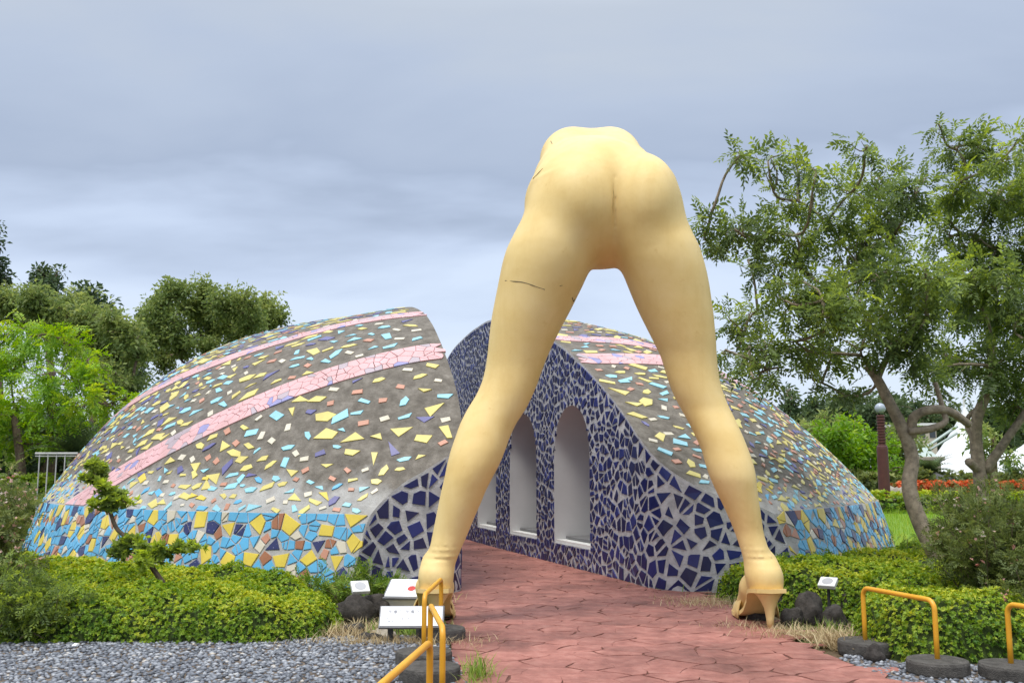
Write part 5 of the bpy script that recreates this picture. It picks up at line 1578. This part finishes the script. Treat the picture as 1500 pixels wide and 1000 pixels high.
gtree('leafy_tree', 'small leafy tree between stone wall and lamp post', 52.0, 1310, 715, 680, [(1310, 640, 22), (1335, 650, 20), (1318, 670, 22), (1325, 625, 18)], .42, 85, LM_OLIVE, .16, .5, 1.0, sub=5, twig=.02, group='trees beyond the lawn')

# cycads
def cycad(x, y, Y, s, label, n=22):
    c = PY(x, y, Y); root = empty('cycad', (c.x, c.y, 0), label, 'plant', 'cycads')
    VV, FF = [], []; off = 0
    for i in range(n):
        a = 2 * math.pi * i / n + random.uniform(-.15, .15); el = random.uniform(.15, 1.15); L = s * random.uniform(.8, 1.1)
        pr = None
        for k in range(12):
            t = k / 11; h = L * (math.sin(el) * t - .55 * t * t * (1.1 - el * .5)); r_ = L * math.cos(el * .8) * t
            p = np.array([c.x + r_ * math.cos(a), c.y + r_ * math.sin(a), c.z + h])
            if pr is not None:
                d = p - pr; sd = np.array([-math.sin(a), math.cos(a), 0]); w = .2 * s * math.sin(math.pi * min(.97, t + .08)) + .02
                for sg_ in (-1, 1):
                    tip = pr + d * 1.6 + sd * sg_ * w + np.array([0, 0, .25 * w])
                    VV += [pr, p, tip]; FF.append((off, off + 1, off + 2)); off += 3
            pr = p
    mb = MB(); mb.tube([(c.x, c.y, -.05), (c.x, c.y, c.z)], [.10 * s, .09 * s], 10); mb.build('trunk', M_BARK, root)
    np_obj('fronds', np.array(VV), np.array(FF), LM_DARK, root, False, rng.uniform(.4, 1, len(VV)))
cycad(1362, 692, 44, 1.5, 'dark cycad in front of the stone wall behind the red flowers')
cycad(1485, 700, 44, 1.4, 'cycad with spread fronds in front of the far white tent')
cycad(108, 665, 23.5, 1.3, 'cycad half hidden behind the edge of the mosaic dome')
cycad(75, 640, 25, 1.4, 'cycad under the bright tree behind the white railing')

# ================================================================== lamp post, railing, tents, far buildings
M_LAMP = plain('lamp_red_brown', (.085, .026, .022), .5, .2, 5)
M_GLOBE = plain('lamp_globe', (.34, .38, .45), .25, .05, 3)
c = PY(1294, 690, 38.6); x0, y0 = c.x, c.y
lp = empty('lamp_post', (x0, y0, 0), 'thick red-brown lamp post with ribbed neck and globe behind the hedge', 'lamp')
mb = MB(); mb.lathe((x0, y0, 0), [(.28, -.05), (.28, .3), (.225, .36), (.215, 2.52), (.20, 2.60), (.15, 2.64)], 20); mb.build('shaft', M_LAMP, lp)
mb = MB(); pf = []
for k in range(11): pf += [(.125, 2.6 + k * .115), (.165, 2.62 + k * .115), (.165, 2.68 + k * .115), (.125, 2.70 + k * .115)]
mb.lathe((x0, y0, 0), pf, 18); mb.build('ribbed_neck', M_LAMP, lp)
mb = MB(); mb.lathe((x0, y0, 4.12), [(.21 * math.sin(math.pi * (k + .5) / 12), -.21 * math.cos(math.pi * (k + .5) / 12)) for k in range(12)], 18); mb.build('globe', M_GLOBE, lp, True)
# white railing
M_RAILW = plain('old_white_paint', (.45, .45, .44), .6, .15, 5)
RY = 22.6; ra = PY(52, 664, RY); rb = PY(89, 664, RY); rl = empty('white_railing', ((ra.x + rb.x) / 2, RY, 0), 'thin white pipe railing beside the bright green tree', 'railing')
mb = MB(); mb.tube([(ra.x, RY, ra.z), (rb.x + .4, RY, ra.z)], .03, 8); mb.tube([(ra.x, RY, ra.z - .06), (rb.x + .4, RY, ra.z - .06)], .014, 8); mb.build('top_rail', M_RAILW, rl)
for k in range(4):
    x = ra.x + .1 + k * .2; mb = MB(); mb.tube([(x, RY, -.05), (x, RY, ra.z)], .016, 6); mb.build('post', M_RAILW, rl)
# tents
M_TENT = plain('tent_fabric', (.74, .75, .77), .7, .05, .6, 0, .3)
def tent(xl, xr, xp, yb, yt, Y, label):
    pk = PY(xp, yt, Y); a = PY(xl, yb, Y); b = PY(xr, yb, Y); hw = (b.x - a.x) / 2; cx = (a.x + b.x) / 2; ze = max(1.0, a.z)
    root = empty('white_tent', (cx, Y, 0), label, 'tent', 'white peaked tents'); V = []; F = []; n = 32; q = 9
    for i in range(q):
        t = i / (q - 1); f = (1 - t) ** 1.25
        for k in range(n):
            an = 2 * math.pi * k / n; cs, sn = math.cos(an), math.sin(an); sq = 1 / max(abs(cs), abs(sn)) ** .6
            fold = 1 + .04 * math.sin(an * 8) * (1 - t)
            V.append((cx + (pk.x - cx) * t + hw * f * cs * sq * fold, Y + hw * f * sn * sq * fold, ze + (pk.z - ze) * t))
    for k in range(n):
        an = 2 * math.pi * k / n; cs, sn = math.cos(an), math.sin(an); sq = 1 / max(abs(cs), abs(sn)) ** .6
        V.append((cx + hw * cs * sq * 1.02, Y + hw * sn * sq * 1.02, -.1))
    for i in range(q - 1):
        for k in range(n): F.append((i * n + k, i * n + (k + 1) % n, (i + 1) * n + (k + 1) % n, (i + 1) * n + k))
    mesh_obj('roof', V[:q * n], F, M_TENT, root, True)
    W2 = [V[k] for k in range(n)] + V[q * n:]; mesh_obj('side_wall', W2, [(n + k, n + (k + 1) % n, (k + 1) % n, k) for k in range(n)], M_TENT, root, True)
    mb = MB(); mb.tube([(pk.x, Y, pk.z - .4), (pk.x, Y, pk.z + .5)], .06, 8); mb.build('pole', M_WHITE, root)
tent(1362, 1486, 1412, 696, 592, 62, 'white peaked tent behind the forked trunk and stone wall')
tent(1440, 1580, 1512, 694, 640, 66, 'white peaked tent farther along behind the slender tree')
# stone wall with pavilion roof
M_STONEW = plain('stone_wall', (.36, .32, .26), .9, .2, 3, .4, .2); M_ROOFG = plain('pale_green_roof', (.42, .50, .47), .6, .08, 2)
a = PY(1336, 690, 54); b = PY(1379, 690, 54); zt = PY(1350, 672, 54).z
pv = empty('stone_pavilion', ((a.x + b.x) / 2, 54, 0), 'small stone pavilion with pale green pointed roof behind the tree trunk', 'building')
cx = (a.x + b.x) / 2; w = b.x - a.x
mb = MB(); mb.box((cx, 54.8, zt / 2 - .1), (w, 1.6, zt + .0)); mb.build('wall', M_STONEW, pv)
mb = MB(); mb.box((cx, 54.8, zt + .02), (w + .35, 1.95, .22)); bevel(mb.build('cornice', M_STONEW, pv), .04)
pk = PY(1344, 645, 55)
mb = MB(); mb.add([(cx - w * .55, 54.1, zt + .13), (cx + w * .45, 54.1, zt + .13), (cx + w * .45, 55.6, zt + .13), (cx - w * .55, 55.6, zt + .13), (pk.x, 54.9, pk.z)], [(0, 1, 4), (1, 2, 4), (2, 3, 4), (3, 0, 4), (3, 2, 1, 0)]); mb.build('roof', M_ROOFG, pv)
mb = MB(); mb.tube([PY(1352, 658, 57), PY(1402, 624, 57)], .09, 6); mb.tube([PY(1356, 662, 57), PY(1402, 634, 57)], .07, 6); mb.build('roof_beam', M_ROOFG, pv)
M_FARW = plain('cream_plaster', (.52, .47, .38), .85, .08, 2); M_DARKW = plain('dark_window', (.05, .06, .07), .2, .1, 4)
a = PY(1326, 640, 84); b = PY(1372, 640, 84); zt = PY(1340, 623, 84).z
fb = empty('cream_building', ((a.x + b.x) / 2, 84, 0), 'cream plastered building with flat roof far behind the pavilion', 'building')
mb = MB(); mb.box(((a.x + b.x) / 2, 86, zt / 2), (b.x - a.x, 4, zt)); mb.build('wall', M_FARW, fb)
mb = MB(); mb.box(((a.x + b.x) / 2, 86, zt + .1), (b.x - a.x + .5, 4.5, .22)); mb.build('roof_slab', M_WHITE, fb)
for k in range(3): mb = MB(); mb.box((a.x + .6 + k * .9, 83.98, zt - .75), (.5, .06, .6)); mb.build('window', M_DARKW, fb)
# white roof behind the dome
a = PY(428, 475, 58); b = PY(500, 475, 58); zt = PY(460, 468, 58).z
fb = empty('white_building', ((a.x + b.x) / 2, 58, 0), 'white building whose roof shows above the dome beside the spreading tree', 'building')
mb = MB(); mb.box(((a.x + b.x) / 2, 61, zt / 2 - .2), (b.x - a.x, 6, zt - .4)); mb.build('wall', M_WHITE, fb)
mb = MB(); cx = (a.x + b.x) / 2; w = (b.x - a.x) / 2 + .2
mb.add([(cx - w, 57.8, zt - .4), (cx + w, 57.8, zt - .4), (cx + w, 64.2, zt - .4), (cx - w, 64.2, zt - .4), (cx - w * .5, 61, zt + .05), (cx + w * .6, 61, zt + .05)], [(0, 1, 5, 4), (2, 3, 4, 5), (1, 2, 5), (3, 0, 4), (3, 2, 1, 0)]); mb.build('roof', M_TENT, fb)
# grey boulder by the tent
tag(rock((PY(1379, 700, 43.5).x, 43.5, .3), (.8, .7, 1.2), 'big grey boulder between cycad and white tent', 'grey boulders')).data.materials[0] = plain('grey_boulder', (.13, .13, .135), .9, .25, 2, .4)
tag(rock((PY(1312, 725, 39.8).x, 39.8, .2), (.7, .6, .9), 'tan boulder beside the lamp post behind the hedge', 'grey boulders')).data.materials[0] = M_STONEW
